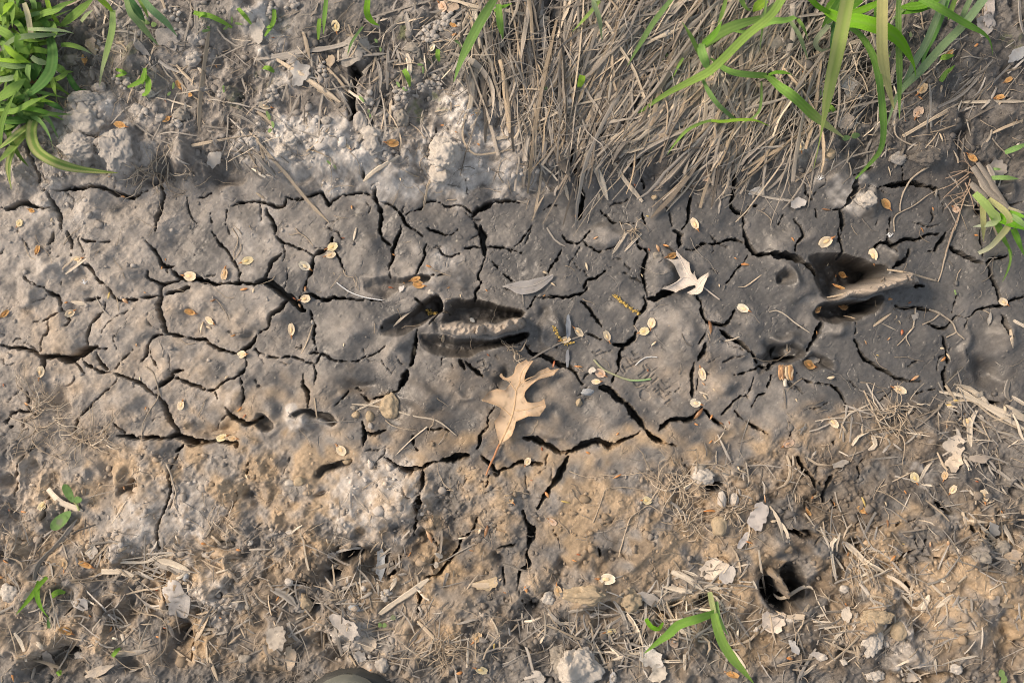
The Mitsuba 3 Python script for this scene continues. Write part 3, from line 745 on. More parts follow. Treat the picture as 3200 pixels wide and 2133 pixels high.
LAND = {'the brown oak leaf': (1600, 1280), 'the pale oak leaf': (2150, 865), 'the grey narrow leaf': (1655, 878), 'the left hoof print': (1470, 1010),
        'the right hoof print': (2660, 880), 'the deep toe holes': (2450, 1840), 'the big pale clod at the bottom': (1800, 2050), 'the corner grass tuft': (130, 230),
        'the uprooted grass': (3090, 640), 'the straw mat': (2050, 260), 'the zigzag tread mark': (2030, 1150), 'the curled root tangle': (2180, 1500),
        'the hairy root tuft': (150, 1330), 'the boot toe': (1090, 2120), 'the pale lump on the upper bank': (1390, 490), 'the two grey clods': (310, 430),
        'the orange bark chip': (2455, 1168), 'the green shoot at the bottom': (2230, 1940), 'the leafy sprout': (215, 1590), 'the knobbly soil crumbs': (1350, 260),
        'the wide crack junction': (1310, 1470), 'the pale flat slab': (540, 1870)}
pending = []


def tell(key, desc, cat, uv, group=None):
    """A label that says which one: what it looks like and how it lies to the nearest landmark (worded at the end)."""
    labels[key] = {'label': desc, 'category': cat}
    if group:
        labels[key]['group'] = group
    pending.append((key, desc, cat, tuple(np.asarray(uv, float))))


def finish_labels():
    names, P = list(LAND), np.array(list(LAND.values()), float)
    sets = {}
    for key, desc, cat, uv in pending:
        d = np.array(uv) - P
        r = np.hypot(d[:, 0], d[:, 1])
        r[r < 25] += 400
        i = int(np.argmin(r))
        dx, dy = d[i]
        way = ('right of' if dx > 0 else 'left of') if abs(dx) > abs(dy) else ('below' if dy > 0 else 'above')
        sets.setdefault((cat, i, way), []).append((r[i], key, desc))
    order = ['nearest', 'second nearest', 'third nearest', 'fourth nearest', 'fifth nearest', 'sixth nearest', 'seventh nearest', 'eighth nearest', 'ninth nearest', 'tenth nearest',
             'eleventh nearest', 'twelfth nearest'] + [f'{n}th nearest' for n in range(13, 60)]
    for (cat, i, way), items in sets.items():
        for n, (_, key, desc) in enumerate(sorted(items)):
            labels[key]['label'] = f'{desc}, {order[n] if len(items) > 1 else "the only one"} {way} {names[i]}' if len(items) > 1 else f'{desc} just {way} {names[i]}'


def tag(key, label, cat, group=None, kind=None):
    labels[key] = {'label': label, 'category': cat}
    if group:
        labels[key]['group'] = group
    if kind:
        labels[key]['kind'] = kind


# ---------------------------------------------------------------- mesh makers: (vertices, faces, colours)
def join(ms):
    v, f, c, n = [], [], [], 0
    for m in ms:
        v.append(m[0]); f.append(m[1] + n); c.append(np.broadcast_to(m[2], (len(m[0]), 3))); n += len(m[0])
    return np.vstack(v), np.vstack(f), np.vstack(c)


RF = {}


def ring_faces(n, s):
    if (n, s) not in RF:
        i, j = np.meshgrid(np.arange(n - 1), np.arange(s), indexing='ij')
        a, b = i * s + j, i * s + (j + 1) % s
        q = np.stack([a, b, b + s, a + s], -1).reshape(-1, 4)
        f = np.vstack([q[:, [0, 1, 2]], q[:, [0, 2, 3]]])
        k = np.arange(1, s - 1)
        cap0 = np.stack([np.zeros_like(k), k + 1, k], 1)
        e = (n - 1) * s
        cap1 = np.stack([np.full_like(k, e), e + k, e + k + 1], 1)
        RF[(n, s)] = np.vstack([f, cap0, cap1])
    return RF[(n, s)]


def tube(p, w, th=None, sides=6, col=(.3, .26, .2), streak=0.18, r=None, roll=0.0, crease=0.0, fade=None):
    """A strand along p (n,3), half width w, half thickness th; each of its sides keeps its own tone along the length."""
    r = r or rng
    p = np.asarray(p, float)
    n = len(p)
    w = np.broadcast_to(np.asarray(w, float), (n,))
    th = w if th is None else np.broadcast_to(np.asarray(th, float), (n,))
    t = np.gradient(p, axis=0)
    t /= np.linalg.norm(t, axis=1, keepdims=True) + 1e-12
    up = np.array([0, 0, 1.0]) - t * t[:, 2:3]
    bad = np.linalg.norm(up, axis=1) < 0.2
    up[bad] = np.array([0, 1.0, 0]) - t[bad] * t[bad, 1:2]
    up /= np.linalg.norm(up, axis=1, keepdims=True) + 1e-12
    b = np.cross(t, up)
    if np.any(roll):
        ro = np.broadcast_to(np.asarray(roll, float), (n,))[:, None]
        up, b = up * np.cos(ro) + b * np.sin(ro), b * np.cos(ro) - up * np.sin(ro)
    a = np.arange(sides) * 2 * math.pi / sides
    ca, sa = np.cos(a), np.sin(a)
    hgt = sa.copy()
    if crease:
        hgt = sa * (1 - crease * (1 - np.abs(ca)))
    v = p[:, None] + ca[None, :, None] * (b * w[:, None])[:, None] + hgt[None, :, None] * (up * th[:, None])[:, None]
    c = np.asarray(col, float) * (1 + streak * r.standard_normal(sides))[None, :, None] * (1 + 0.5 * streak * ndimage.gaussian_filter1d(r.standard_normal(n), 1.0))[:, None, None]
    if fade is not None:
        c = c * (1 - fade[0][:, None, None]) + np.asarray(fade[1]) * fade[0][:, None, None]
    return v.reshape(-1, 3), ring_faces(n, sides), np.clip(c, .015, .85).reshape(-1, 3)


def lay_on(uv, lift=0.0008, n=None, stiff=0.5, arch=0.0, width=8):
    """A traced line of photograph pixels laid on the ground: stiff things bridge hollows."""
    uv = np.asarray(uv, float)
    L = np.linalg.norm(np.diff(uv, axis=0), axis=1).sum()
    n = n or int(np.clip(L / 18, 5, 26))
    q = catmull(uv, n)
    xy = ground(q)
    z = hl(xy[:, 0], xy[:, 1])
    k = np.linspace(-1, 1, n)
    zs = np.polyval(np.polyfit(k, z, 2 if n > 4 else 1), k)
    zs = zs + max(0, np.percentile(z - zs, 85)) * 0.7
    z = np.maximum((1 - stiff) * ndimage.gaussian_filter1d(z, 1.0) + stiff * zs, z - 0.0005) + lift + arch * (1 - k ** 2)
    return np.column_stack([plane(q, z), z])


def strand_w(n, w, t0=0.5, t1=0.3, jitter=0.08, r=None):
    k = np.linspace(0, 1, n)
    return w * np.minimum(1, np.minimum(t0 + (1 - t0) * k * 8, t1 + (1 - t1) * (1 - k) * 6)) * (1 + jitter * (r or rng).standard_normal(n))


# ---------------------------------------------------------------- dry stalks and straw, traced one by one
TAN, GREY, PALEC, DARK, ROOT = (.41, .335, .245), (.275, .25, .218), (.52, .45, .355), (.15, .132, .112), (.38, .31, .23)
STRAW = """
A 14 T 1440,215 1400,500 1375,750 1370,900
A 10 T 1320,1005 1500,970 1740,930
A 7 G 580,450 720,550 830,700 900,820 1050,940 1190,1000
A 6 G 760,860 850,760 910,725
A 10 P 780,10 730,100 710,200 715,280
A 9 T 450,690 455,840
A 9 G 945,100 975,200 970,330
A 10 G 1345,0 1350,150 1360,230
A 8 G 1210,310 1300,310 1400,300
A 8 G 1280,-10 1320,60 1290,200 1270,290
A 8 G 1560,740 1500,690 1430,660
A 8 G 1560,740 1520,860
A 10 G 650,40 690,110
A 6 G 1090,930 1180,910 1370,940
A 7 D 440,870 520,860 550,900
B 13 G 0,410 300,360 550,320 750,250
B 9 G 800,120 1000,60 1200,5
B 10 G 550,420 700,385 900,370
B 14 T 140,410 300,510 430,600 600,720
B 11 T 0,960 100,1080 200,1190 280,1290 380,1410 500,1530
B 17 G -10,1060 60,1130 130,1210
B 8 T 0,1330 60,1370
B 10 G 460,650 440,760 430,930
B 7 D 340,730 330,850
B 14 P 1040,370 1060,450 1055,530
B 9 T 930,640 920,870
B 12 G 910,350 905,620
B 14 G 1030,80 1060,250
B 12 G 860,650 800,800 700,980 640,1050
B 13 P 740,1250 830,1170 990,1075
B 8 T 1240,1200 1190,1260 1170,1350 1155,1440
B 8 G 520,560 600,680 660,790 620,815 560,760
B 7 T 1530,550 1480,680 1430,850 1430,970 1500,1060 1600,1060 1764,1030
B 16 G 1764,500 1690,600 1580,740
B 9 G 1620,590 1660,700
B 16 P 1500,0 1520,200 1540,340
B 7 G 380,360 390,560
B 9 G 930,120 960,300 1000,450
B 10 G 830,400 860,520 850,640
B 10 T 480,460 560,540 640,640
B 9 D 640,60 560,150 480,230
B 8 G 180,700 220,560 230,480
C 17 G 195,-5 215,200 240,420
C 9 T 85,230 170,350 230,590
C 17 P 480,1010 560,1130 610,1230 660,1380
C 14 P 690,1100 770,1230 900,1390
C 9 T 1764,760 1650,950 1560,1060 1480,1200
C 15 G 420,760 520,820 680,850 800,885
C 13 G 360,750 600,740 850,745
C 17 G 400,340 600,300 780,250 950,150
C 9 G 90,660 300,650 430,630
C 12 P 850,1160 980,1020 1080,930
C 11 T 1420,480 1370,700 1345,770
C 9 T 210,1100 190,1300 150,1500
C 8 G 0,1010 120,960 260,930
C 12 T 1190,40 1210,160 1290,290
C 10 G 40,450 120,620 180,680
C 12 G 240,930 220,1060 200,1180
C 10 D 250,940 400,1000 480,990
C 11 P 340,1180 370,1290 390,1380
C 8 T 1410,570 1620,565
C 9 T 1640,560 1460,680
D 9 T 190,1250 330,1150 450,1090
D 11 T 930,940 1100,840 1310,715
D 10 P 1340,705 1550,700 1790,700
D 10 T 1540,920 1650,870 1790,820
D 11 T 490,470 590,370 560,220
D 12 P 670,40 800,110 950,210
D 10 P 1000,170 1060,195
D 13 G 240,310 400,230 470,160
D 10 G 1130,760 1350,640 1550,410
D 9 G 1450,670 1600,520 1764,350
D 13 G 1730,-5 1740,150 1764,240
D 10 D 210,830 280,970
D 7 D 1210,860 1400,700 1540,560
D 8 G 1240,700 1390,560 1500,470
D 9 G 210,570 330,590 430,540
E 12 P 490,510 600,530
E 9 P 600,210 450,320
E 6 T 500,230 440,270 430,310
E 7 G 660,480 710,570 760,610
F 8 P 690,0 670,90
F 9 P 1105,545 1020,610 945,682
F 7 P 690,1260 800,1210 910,1165
F 6.5 P 660,1215 800,1225 950,1260 1100,1300 1250,1330 1380,1430
F 10 T 1290,740 1288,792
F 6 T 400,1170 420,1310
F 5 T 390,670 350,790 310,870
F 5 P 1180,1370 1070,1460 960,1568
F 5 G 220,1270 330,1340 700,1330
G 11 P 785,40 740,110 690,185
G 8 P 895,40 830,105 775,165
G 7 G 110,920 220,850 340,790 510,735
G 6 P 1470,780 1520,770 1570,750
G 5 T 1560,410 1610,405 1720,325
G 7 G 240,0 300,90 370,130
G 6 P 1290,1130 1350,1150
H 7 T 820,290 950,310 1170,370
H 5 P 10,580 60,570 120,600 180,650 290,725
H 8 T 725,680 850,590
H 4 P 775,655 880,705
H 20 P 1280,1080 1380,1110 1510,1200
H 13 P 1180,1130 1350,1160 1560,1240 1790,1340
H 13 P 1300,1100 1500,1230 1790,1400
H 10 T 1220,1210 1400,1190 1550,1300 1790,1410
H 17 P 1640,1220 1790,1330
H 15 P 1440,1260 1400,1330 1390,1400 1400,1510
H 15 G 1660,1050 1640,1140 1670,1190
H 12 P 1680,1160 1790,1230
H 11 P 1690,640 1790,690
H 10 T 1670,700 1690,830
H 7 T 1350,960 1220,1080
H 7 P 490,1450 540,1300 700,1215
H 10 P 750,1275 880,1270
H 6 T 660,1120 720,1250 800,1430
H 9 P 960,1290 1000,1230
H 13 P 580,1500 620,1440 690,1410
H 13 P 720,1430 740,1500 690,1530
H 13 G 970,1380 1030,1440
H 8 T 130,850 130,790
H 6 T 405,480 470,470 540,450
I 17 G 235,860 260,760 330,680 420,590 530,440
I 22 P 330,230 400,310 480,350 570,380
I 9 T 10,690 130,730 160,790
I 10 P 830,735 1000,735 1110,695 1200,680 1310,655
I 18 P 700,800 820,800 920,830
I 5 T 800,800 1000,820 1160,850
I 18 P 1080,720 1200,750 1310,810
I 14 G 1070,740 1190,790 1300,815
I 6 T 880,900 980,1000 1040,1080
I 6 T 880,1020 960,1080 1090,1110 1150,1180 1140,1330 1050,1420 920,1475 800,1400 720,1290
I 5 T 160,1210 350,1210 500,1260 700,1290
I 17 T 1440,1110 1400,1180 1340,1280
I 14 G 770,1370 880,1365 1020,1340
I 11 T 1420,1290 1430,1450
I 12 T 1440,1390 1500,1550
I 13 P 250,1285 300,1335
I 7 P 560,970 620,1010 690,1050
I 7 P 1480,810 1570,785
I 6 T 1640,1150 1690,1260
I 9 T 590,1480 650,1530 720,1540
I 10 G 220,1540 240,1460
I 14 P 590,680 620,650 600,610
I 9 G 1110,1150 1100,1230
J 17 P 850,1095 950,1020 1070,940 1190,850
J 15 P 920,930 945,880 970,840
J 8 P 835,870 845,970
J 8 G 470,830 530,910 590,970
J 20 G 100,920 200,960 280,1040
J 11 T 1110,1140 1210,1240 1310,1335
J 8 G 1225,1270 1140,1420
J 5 T 570,280 575,420 520,600 470,665
J 7 G 370,910 250,890 150,940
J 9 T 630,1360 690,1450
J 8 G 760,800 810,840 820,900
J 7 P 1650,500 1640,590
J 6 P 1380,575 1460,565
J 5 T 1360,790 1355,940
J 13 G 220,1150 250,1240 320,1290
J 7 G 700,1180 820,1250
J 12 G 1320,810 1290,910
J 9 T 860,1370 1000,1360
J 9 T 90,1390 130,1420 180,1430
J 16 T 1470,890 1600,895 1690,850
K 11 G 390,1080 520,1050 690,1045
K 12 G 700,1000 760,1090 800,1200
K 13 P 790,1090 850,1180 900,1310
K 9 G 920,1000 920,1130 890,1250
K 11 G 760,1110 640,1190
K 13 P 1030,900 1130,920 1240,940
K 9 P 970,935 1100,940
K 17 P 1100,800 1200,840 1320,930
K 10 P 1170,790 1280,830
K 8 P 1700,650 1720,800 1750,970
K 9 P 1660,860 1690,930
K 6 T 1110,720 1160,800
K 6 P 1480,1090 1510,1020
K 9 T 1500,1310 1640,1270 1730,1150
K 10 P 1030,1420 1200,1415
K 12 P 1190,1370 1190,1480
K 10 P 660,1430 780,1380 900,1360
K 13 P 1090,1160 1200,1230
K 9 G 640,1290 550,1370
K 9 P 1520,1340 1590,1430 1650,1550
K 9 T 740,1350 800,1300 870,1290
K 8 T 1230,1190 1360,1290 1340,1380
L 10 P 360,490 430,650 450,780 480,870
L 12 P 470,570 435,640 470,870
L 8 P 455,690 530,800
L 16 P 530,600 620,680 690,750 800,800
L 7 G 510,630 640,590
L 12 P 820,830 900,870 990,960 990,1030
L 15 P 1110,960 1080,1030 1060,1080
L 14 P 1280,960 1160,1050
L 12 P 1170,850 1230,870
L 16 G 600,720 560,780 530,850
L 10 G 645,860 665,1000
L 7 T 590,780 610,900 620,960
L 10 P 440,1310 480,1240 540,1200
L 8 P 310,1145 450,1150
L 8 P 320,1170 440,1165
L 8 P 330,1110 400,1095
L 13 P 1470,490 1580,610
L 13 P 1620,480 1700,620
L 11 T 1340,390 1370,490
L 6 T 1600,360 1620,600
L 8 P 1260,590 1340,690
L 5 T 740,240 830,270 1000,390
L 5 T 770,220 900,160 1000,110
L 9 P 1060,200 1145,210
L 11 P 1040,190 1090,90 1130,50
L 8 T 250,0 340,60 450,70
L 8 G 680,30 900,10
L 9 G 1580,100 1700,190 1790,250
L 8 P 1390,240 1440,310
L 7 T 1490,340 1560,310
L 6 T 800,640 850,750
L 6 T 900,1440 990,1520
L 11 P 1150,1400 1160,1500
L 11 P 1200,1440 1330,1400 1450,1380
L 9 T 1650,970 1620,1050
L 9 T 1260,1190 1370,1200
L 11 P 10,350 60,420 90,500 110,600
L 11 P 80,450 130,530 150,610
L 10 T 130,0 155,90 130,190 60,230
L 8 P 170,0 175,100 160,170 100,215
L 9 T 1690,1500 1764,1480
L 10 T 1010,860 980,960 1000,1020
L 12 G 200,1560 250,1460 330,1330
L 12 P 220,1530 330,1440
L 10 T 60,1450 200,1420 330,1400
"""
NAMEC = {'T': (TAN, 'tan'), 'G': (GREY, 'grey'), 'P': (PALEC, 'pale'), 'D': (DARK, 'dark')}
nstraw = 0
for line in STRAW.strip().splitlines():
    c, w, hue, pts = line.split(' ', 3)
    w = float(w)
    w = w if w > 12 else max(2.6, w * 1.03 - 1.8)
    uv = src(c, pts)
    L = np.linalg.norm(np.diff(uv, axis=0), axis=1).sum()
    base, word = NAMEC[hue]
    p = lay_on(uv, lift=(0.15 * w / PX + 0.0003), stiff=0.5, arch=rng.uniform(0, .0008))
    hw = strand_w(len(p), w / PX / 2 * 1.08, rng.uniform(.3, 1), rng.uniform(.1, .6))
    roll = np.linspace(rng.normal(0, .5), rng.normal(0, .5), len(p))
    colr = np.asarray(base) * rng.uniform(.85, 1.12)
    k = key_for('straw_stalk')
    put(k, tube(p, hw, hw * rng.uniform(.2, .45), 8, colr, .2, roll=roll, crease=.6), 'litter_bsdf', smooth=False)
    kind = 'broad dry grass blade' if w >= 14 else ('long thin dry stalk' if L > 260 else ('short straw piece' if L < 75 else 'dry straw stalk'))
    tell(k, f'{word} {kind}', 'straw', uv.mean(0), 'dry straw lying about the rut')
    nstraw += 1

uv = src('L', '36,950 60,975 90,985 140,968 190,935 240,908 290,905 312,925')
q = catmull(uv, 16)
zr = float(hl(*ground(src('L', [(330, 930)])[0]))) + np.linspace(-.012, .003, 16)
k = key_for('straw_stalk')
put(k, tube(np.column_stack([plane(q, zr), zr]), strand_w(16, 11 / PX / 2, .3, .4), .0008, 8, PALEC, .15), 'litter_bsdf', smooth=False)
tag(k, 'pale bent straw stalk bridging the deep toe holes at lower right', 'straw', 'dry straw lying about the rut')
nstraw += 1
# matted straw: the larger pieces one by one, the rest as one mass
MAT = sg.Polygon([(1470, -30), (1480, 240), (1560, 380), (1700, 440), (1860, 470), (2000, 470), (2090, 430), (2260, 530), (2420, 470), (2560, 440), (2680, 360), (2780, 200), (2830, -30)])
mrng = np.random.default_rng(9)


def mat_angle(u, v):
    return math.radians(np.interp(u, [1470, 1600, 1720, 1850, 2000, 2300, 2800], [98, 93, 88, 60, 52, 57, 60]))


def litter_strand(r, u, v, ang, L, w, colr, lift, sides=6, curl=.12, stiff=.5, thin=.45):
    n = int(np.clip(L / 24, 4, 13))
    a = ang + np.cumsum(r.normal(0, curl / math.sqrt(n), n)) + np.linspace(-.5, .5, n) * r.normal(0, curl)
    step = L / (n - 1)
    pts = np.zeros((n, 2))
    pts[1:] = np.cumsum(np.stack([np.cos(a[1:]), -np.sin(a[1:])], 1) * step, 0)
    pts += (u, v) - pts.mean(0)
    p = lay_on(pts, lift=lift, n=n, stiff=stiff, arch=r.uniform(0, .002))
    hw = strand_w(n, w / PX / 2, r.uniform(.5, 1), r.uniform(.3, 1), .14, r=r)
    return tube(p, hw, hw * thin, sides, colr, .2, r=r, roll=np.linspace(r.normal(0, .6), r.normal(0, .6), n), crease=.5)


def straw_tone(r):
    t = r.random()
    base = np.array(GREY) if t < .5 else np.array(TAN) * .85 if t < .68 else np.array(PALEC) * .9 if t < .80 else np.array(DARK)
    return base * r.uniform(.8, 1.25)


mat = []
while len(mat) < 1650:
    u, v = mrng.uniform(1450, 2840), mrng.uniform(-40, 520)
    if not MAT.contains(sg.Point(u, v)) or mrng.random() > np.interp(u, [1450, 1720, 1900, 2350, 2500, 2800], [.35, .4, 1, 1, .6, .3]):
        continue
    a0 = mat_angle(u, v) + mrng.normal(0, .2) + (mrng.normal(0, .9) if mrng.random() < .12 else 0)
    L0, w0 = mrng.gamma(3.0, 75) + 50, mrng.gamma(2.5, 2.1) + 2.2
    for j in range(int(mrng.integers(1, 7))):       # stems that grew together lie together
        off = mrng.normal(0, 18)
        al = mrng.normal(0, 30)
        mat.append((u + off * math.sin(a0) + al * math.cos(a0), v + off * math.cos(a0) - al * math.sin(a0), a0 + mrng.normal(0, .08), L0 * mrng.uniform(.5, 1.25), np.clip(w0 * mrng.uniform(.35, 1.25), 1.6, 18)))
size = np.array([m[3] * m[4] for m in mat])
big = set(np.argsort(-size)[:300 - nstraw]) if nstraw < 300 else set()
rest = []
for i, (u, v, a, L, w) in enumerate(mat):
    top = i in big
    m = litter_strand(mrng, u, v, a, L, w, straw_tone(mrng) * (.97, .94, .9), mrng.uniform(.001, .006) if top else mrng.uniform(.0001, .005), thin=mrng.uniform(.08, .3), curl=mrng.uniform(.1, .5), stiff=.25)
    if top:
        k = key_for('straw_stalk')
        put(k, m, 'litter_bsdf', smooth=False)
        tag(k, 'flattened grey straw blade in the matted band of old grass at upper right', 'straw', 'straw blades of the upper right mat')
    else:
        rest.append(m)
for _ in range(450):       # split fibres
    u, v = mrng.uniform(1450, 2840), mrng.uniform(-40, 540)
    if MAT.contains(sg.Point(u, v)):
        rest.append(litter_strand(mrng, u, v, mat_angle(u, v) + mrng.normal(0, .45), mrng.uniform(60, 240), mrng.uniform(1.2, 2.6), straw_tone(mrng) * 1.1, mrng.uniform(.002, .008), 4, .7, .3))
# looser litter on both banks
lrng = np.random.default_rng(10)
CL = [('F1', 1180, 160, 330, 150, 150, None), ('F1', 950, 120, 150, 110, 90, None), ('F1', 760, 170, 200, 130, 120, None), ('F1', 560, 330, 90, 60, 50, 2.4), ('F1', 250, 90, 200, 80, 60, None), ('F1', 480, 200, 200, 120, 80, None),
      ('F1', 1290, 300, 90, 110, 110, 1.5), ('F1', 1360, 370, 60, 60, 40, 1.4), ('F1', 1240, 400, 60, 60, 25, None), ('F1', 2000, 280, 150, 100, 90, 1.0), ('F1', 2200, 180, 120, 140, 70, .9), ('F1', 2250, 480, 80, 90, 40, None), ('F1', 1700, 440, 90, 40, 25, None),
      ('F1', 1450, 1440, 260, 80, 170, None), ('F1', 1980, 1440, 330, 100, 260, None), ('F1', 1640, 1360, 120, 70, 90, .2), ('F1', 1950, 1250, 180, 80, 80, 2.2), ('F1', 2250, 1050, 110, 90, 90, 2.6), ('F1', 2180, 930, 120, 60, 40, 2.5), ('F1', 2000, 980, 120, 50, 50, None),
      ('F1', 700, 1440, 330, 90, 170, None), ('F1', 250, 1400, 260, 130, 150, None), ('F1', 400, 1290, 160, 60, 70, .1), ('F1', 800, 1310, 160, 80, 70, None), ('F1', 150, 1250, 150, 90, 50, 1.0), ('F1', 2250, 1230, 120, 110, 80, None), ('F1', 1680, 1100, 160, 70, 50, None), ('F1', 1000, 1480, 160, 80, 90, None), ('F1', 1330, 1490, 200, 60, 120, None)]
for c, x, y, rx, ry, num, ang in CL:
    for _ in range(int(num * 1.0)):
        q = src(c, [(x + lrng.normal(0, rx * .6), y + lrng.normal(0, ry * .6))])[0]
        if q[1] > 560 and q[1] < 1250 and lrng.random() < .5:
            continue
        if np.hypot(q[0] - 2470, q[1] - 1770) < 130:
            continue
        a = lrng.uniform(0, math.pi) if ang is None else ang + lrng.normal(0, .5)
        rest.append(litter_strand(lrng, q[0], q[1], a, lrng.gamma(2.0, 24) + 14, lrng.gamma(2.2, 1.5) + 1.6, straw_tone(lrng) * lrng.uniform(.85, 1.2), lrng.uniform(.0001, .0012), 5, .25, .25, lrng.uniform(.15, .4)))
put('loose_straw', join(rest), 'litter_bsdf', smooth=False)
tag('loose_straw', 'countless small bits of dry grey and tan straw strewn over both banks', 'straw', kind='stuff')

# ---------------------------------------------------------------- roots
def wander(r, u, v, ang, L, curl, n):
    a = ang + np.cumsum(r.normal(0, curl, n))
    pts = np.zeros((n, 2))
    pts[1:] = np.cumsum(np.stack([np.cos(a[1:]), -np.sin(a[1:])], 1) * L / (n - 1), 0)
    return pts + (u, v)


def root_hair(r, u, v, ang, L, w, colr, curl=.35, lift=.0012, arch=.004):
    n = int(np.clip(L / 12, 6, 16))
    p = lay_on(wander(r, u, v, ang, L, curl, n), lift=lift, n=n, stiff=.3)
    p[:, 2] += arch * np.abs(np.sin(np.linspace(0, math.pi * r.uniform(.8, 1.5), n)))
    hw = w / PX / 2 * np.linspace(1, .45, n)
    return tube(p, hw, None, 4, np.asarray(colr) * r.uniform(.8, 1.2), .1, r=r)


ROOTS = """
E 7 1000,950 1060,1010 1090,1100 1090,1170 1040,1250 990,1350 980,1480
E 5 1600,0 1640,80 1610,170 1610,220
E 5 1660,110 1650,170 1610,230
E 5 800,470 820,580
E 5 165,100 200,190 250,220
D 10 1110,1150 1000,1220 950,1290 920,1370 910,1460
D 7 870,1600 880,1490 1000,1420 1130,1330 1260,1280
D 6 1350,1340 1320,1480 1285,1590
D 9 870,830 880,920 930,970 1000,1000 1100,1000 1190,1030
D 8 1540,950 1600,1020 1670,1090
D 5 920,750 1000,720 1090,650 1160,590
H 11 1285,0 1240,130 1215,230 1200,310 1175,375
H 8 735,265 800,310 780,370 700,415
H 11 1110,565 1190,590 1270,650 1300,720 1360,770
H 8 1300,720 1230,760
H 9 1190,595 1130,640 1060,670
H 8 1020,560 1000,680 950,750 980,815
H 6 1010,680 930,770 890,810
H 6 520,605 580,620 620,635
H 6 625,630 660,600
H 5 1480,570 1530,600 1520,670
F 5 270,0 300,40 350,80 395,130
F 4 300,40 250,50 230,45
F 5 890,1325 960,1370 1100,1395
F 5 600,290 620,330 680,350
K 5 560,460 600,360 640,240 680,225
K 6 680,225 850,230 1000,260
K 6 730,700 790,500 830,420 940,350 1030,390 1170,440
K 9 1240,60 1400,65 1500,95 1600,130
K 6 1410,80 1500,130 1600,160
K 5 600,130 760,140 900,120 1000,160
K 5 400,110 520,150 640,140
K 6 1490,420 1560,490 1640,440 1660,370
I 11 1150,60 1190,180 1215,250 1200,320 1220,380
I 5 1420,560 1450,500 1430,440 1480,360
I 5 1280,430 1400,500
I 5 1490,490 1540,530 1590,560
L 5 1370,230 1500,350 1560,330
J 6 580,1060 640,1110 690,1150
C 8 1060,1170 1130,1230 1200,1290 1290,1310 1400,1230
B 5 1060,850 1120,900 1190,970 1320,940
"""
for line in ROOTS.strip().splitlines():
    c, w, pts = line.split(' ', 2)
    uv = src(c, pts)
    p = lay_on(uv, lift=.0008, stiff=.25, n=int(np.clip(np.linalg.norm(np.diff(uv, axis=0), axis=1).sum() / 10, 8, 30)))
    n = len(p)
    p[:, :2] += ndimage.gaussian_filter1d(rng.standard_normal((n, 2)), 1.2, axis=0) * .0006
    hw = float(w) * .62 / PX / 2 * np.linspace(1.05, .6, n) * (1 + .12 * rng.standard_normal(n))
    k = key_for('bare_root')
    put(k, tube(p, hw, None, 6, np.array(ROOT if float(w) < 7 else (.33, .28, .22)) * rng.uniform(.9, 1.15), .1), 'litter_bsdf')
    tell(k, 'thin tan bent root' if float(w) < 7 else 'stout brown bent root', 'root', uv.mean(0), 'bare roots lying on the mud')
for name, c, x, y, rx, ry, num, L, lab in [('root_tangle', 'R', 620, 560, 330, 200, 46, 95, 'wiry tangle of pale curled roots beside the round pale lump'), ('root_tangle', 'R', 1330, 900, 150, 110, 20, 70, 'curled roots wrapped around two white shells'),
                                           ('root_tangle', 'R', 700, 1120, 300, 150, 26, 60, 'loose curly rootlets on ochre mud below the wiry tangle'), ('root_tangle', 'E', 300, 1300, 140, 160, 44, 90, 'hairy tuft of fine tan roots on the left mud plates'),
                                           ('root_tangle', 'E', 620, 1440, 160, 60, 40, 80, 'fine fibrous roots fringing the lower left bank edge'), ('root_tangle', 'H', 850, 1310, 130, 90, 34, 75, 'knot of pale roots below the right hoof print'),
                                           ('root_tangle', 'A', 1050, 1180, 130, 60, 34, 80, 'dark fibrous roots hanging under the left end of the upper bank'), ('root_tangle', 'G', 820, 20, 60, 30, 16, 35, 'small ball of roots between two pale stalks above the tread mark'),
                                           ('root_tangle', 'J', 1300, 1340, 130, 60, 44, 70, 'nest of grey rootlets right of the boot toe'), ('root_tangle', 'L', 620, 720, 60, 80, 18, 70, 'spray of yellow rootlets right of the deep toe holes'),
                                           ('root_tangle', 'I', 1520, 470, 110, 110, 16, 55, 'sparse rootlets on the brown lower bank left of the pale slab'), ('root_tangle', 'G', 30, 860, 40, 40, 12, 35, 'little spray of grey rootlets right of the left hoof print'),
                                           ('root_tangle', 'C', 220, 800, 130, 90, 40, 80, 'frayed bundle of grey rootlets at the left end of the straw mat')]:
    ms = []
    for _ in range(num):
        q = src(c, [(x + rng.normal(0, rx * .55), y + rng.normal(0, ry * .55))])[0]
        ms.append(root_hair(rng, q[0], q[1], rng.uniform(0, 6.28), L * rng.uniform(.5, 1.5), rng.uniform(2.2, 5.0), ROOT if rng.random() < .7 else PALEC, .33))
    k = key_for(name)
    put(k, join(ms), 'litter_bsdf')
    tag(k, lab, 'roots')
frng = np.random.default_rng(12)
fine = []
while len(fine) < 1500:
    u, v = frng.uniform(-20, 3220), frng.uniform(-20, 2150)
    x, y = plane((u, v))
    if np.hypot(u - 2470, v - 1790) < 120 or frng.random() > .15 + .85 * float(look(rough, x, y)):
        continue
    fine.append(root_hair(frng, u, v, frng.uniform(0, 6.28), frng.gamma(2, 18) + 12, frng.uniform(1.3, 3.2), ROOT if frng.random() < .6 else GREY if frng.random() < .6 else DARK, .3, .0004, .0012))
put('fine_rootlets', join(fine), 'litter_bsdf')
tag('fine_rootlets', 'hair fine rootlets and fibres clinging to the soil', 'roots', kind='stuff')
# ---------------------------------------------------------------- clods, crumbs, pebbles
import trimesh
ICO = {k: trimesh.creation.icosphere(subdivisions=k) for k in (0, 1, 2, 3, 4)}


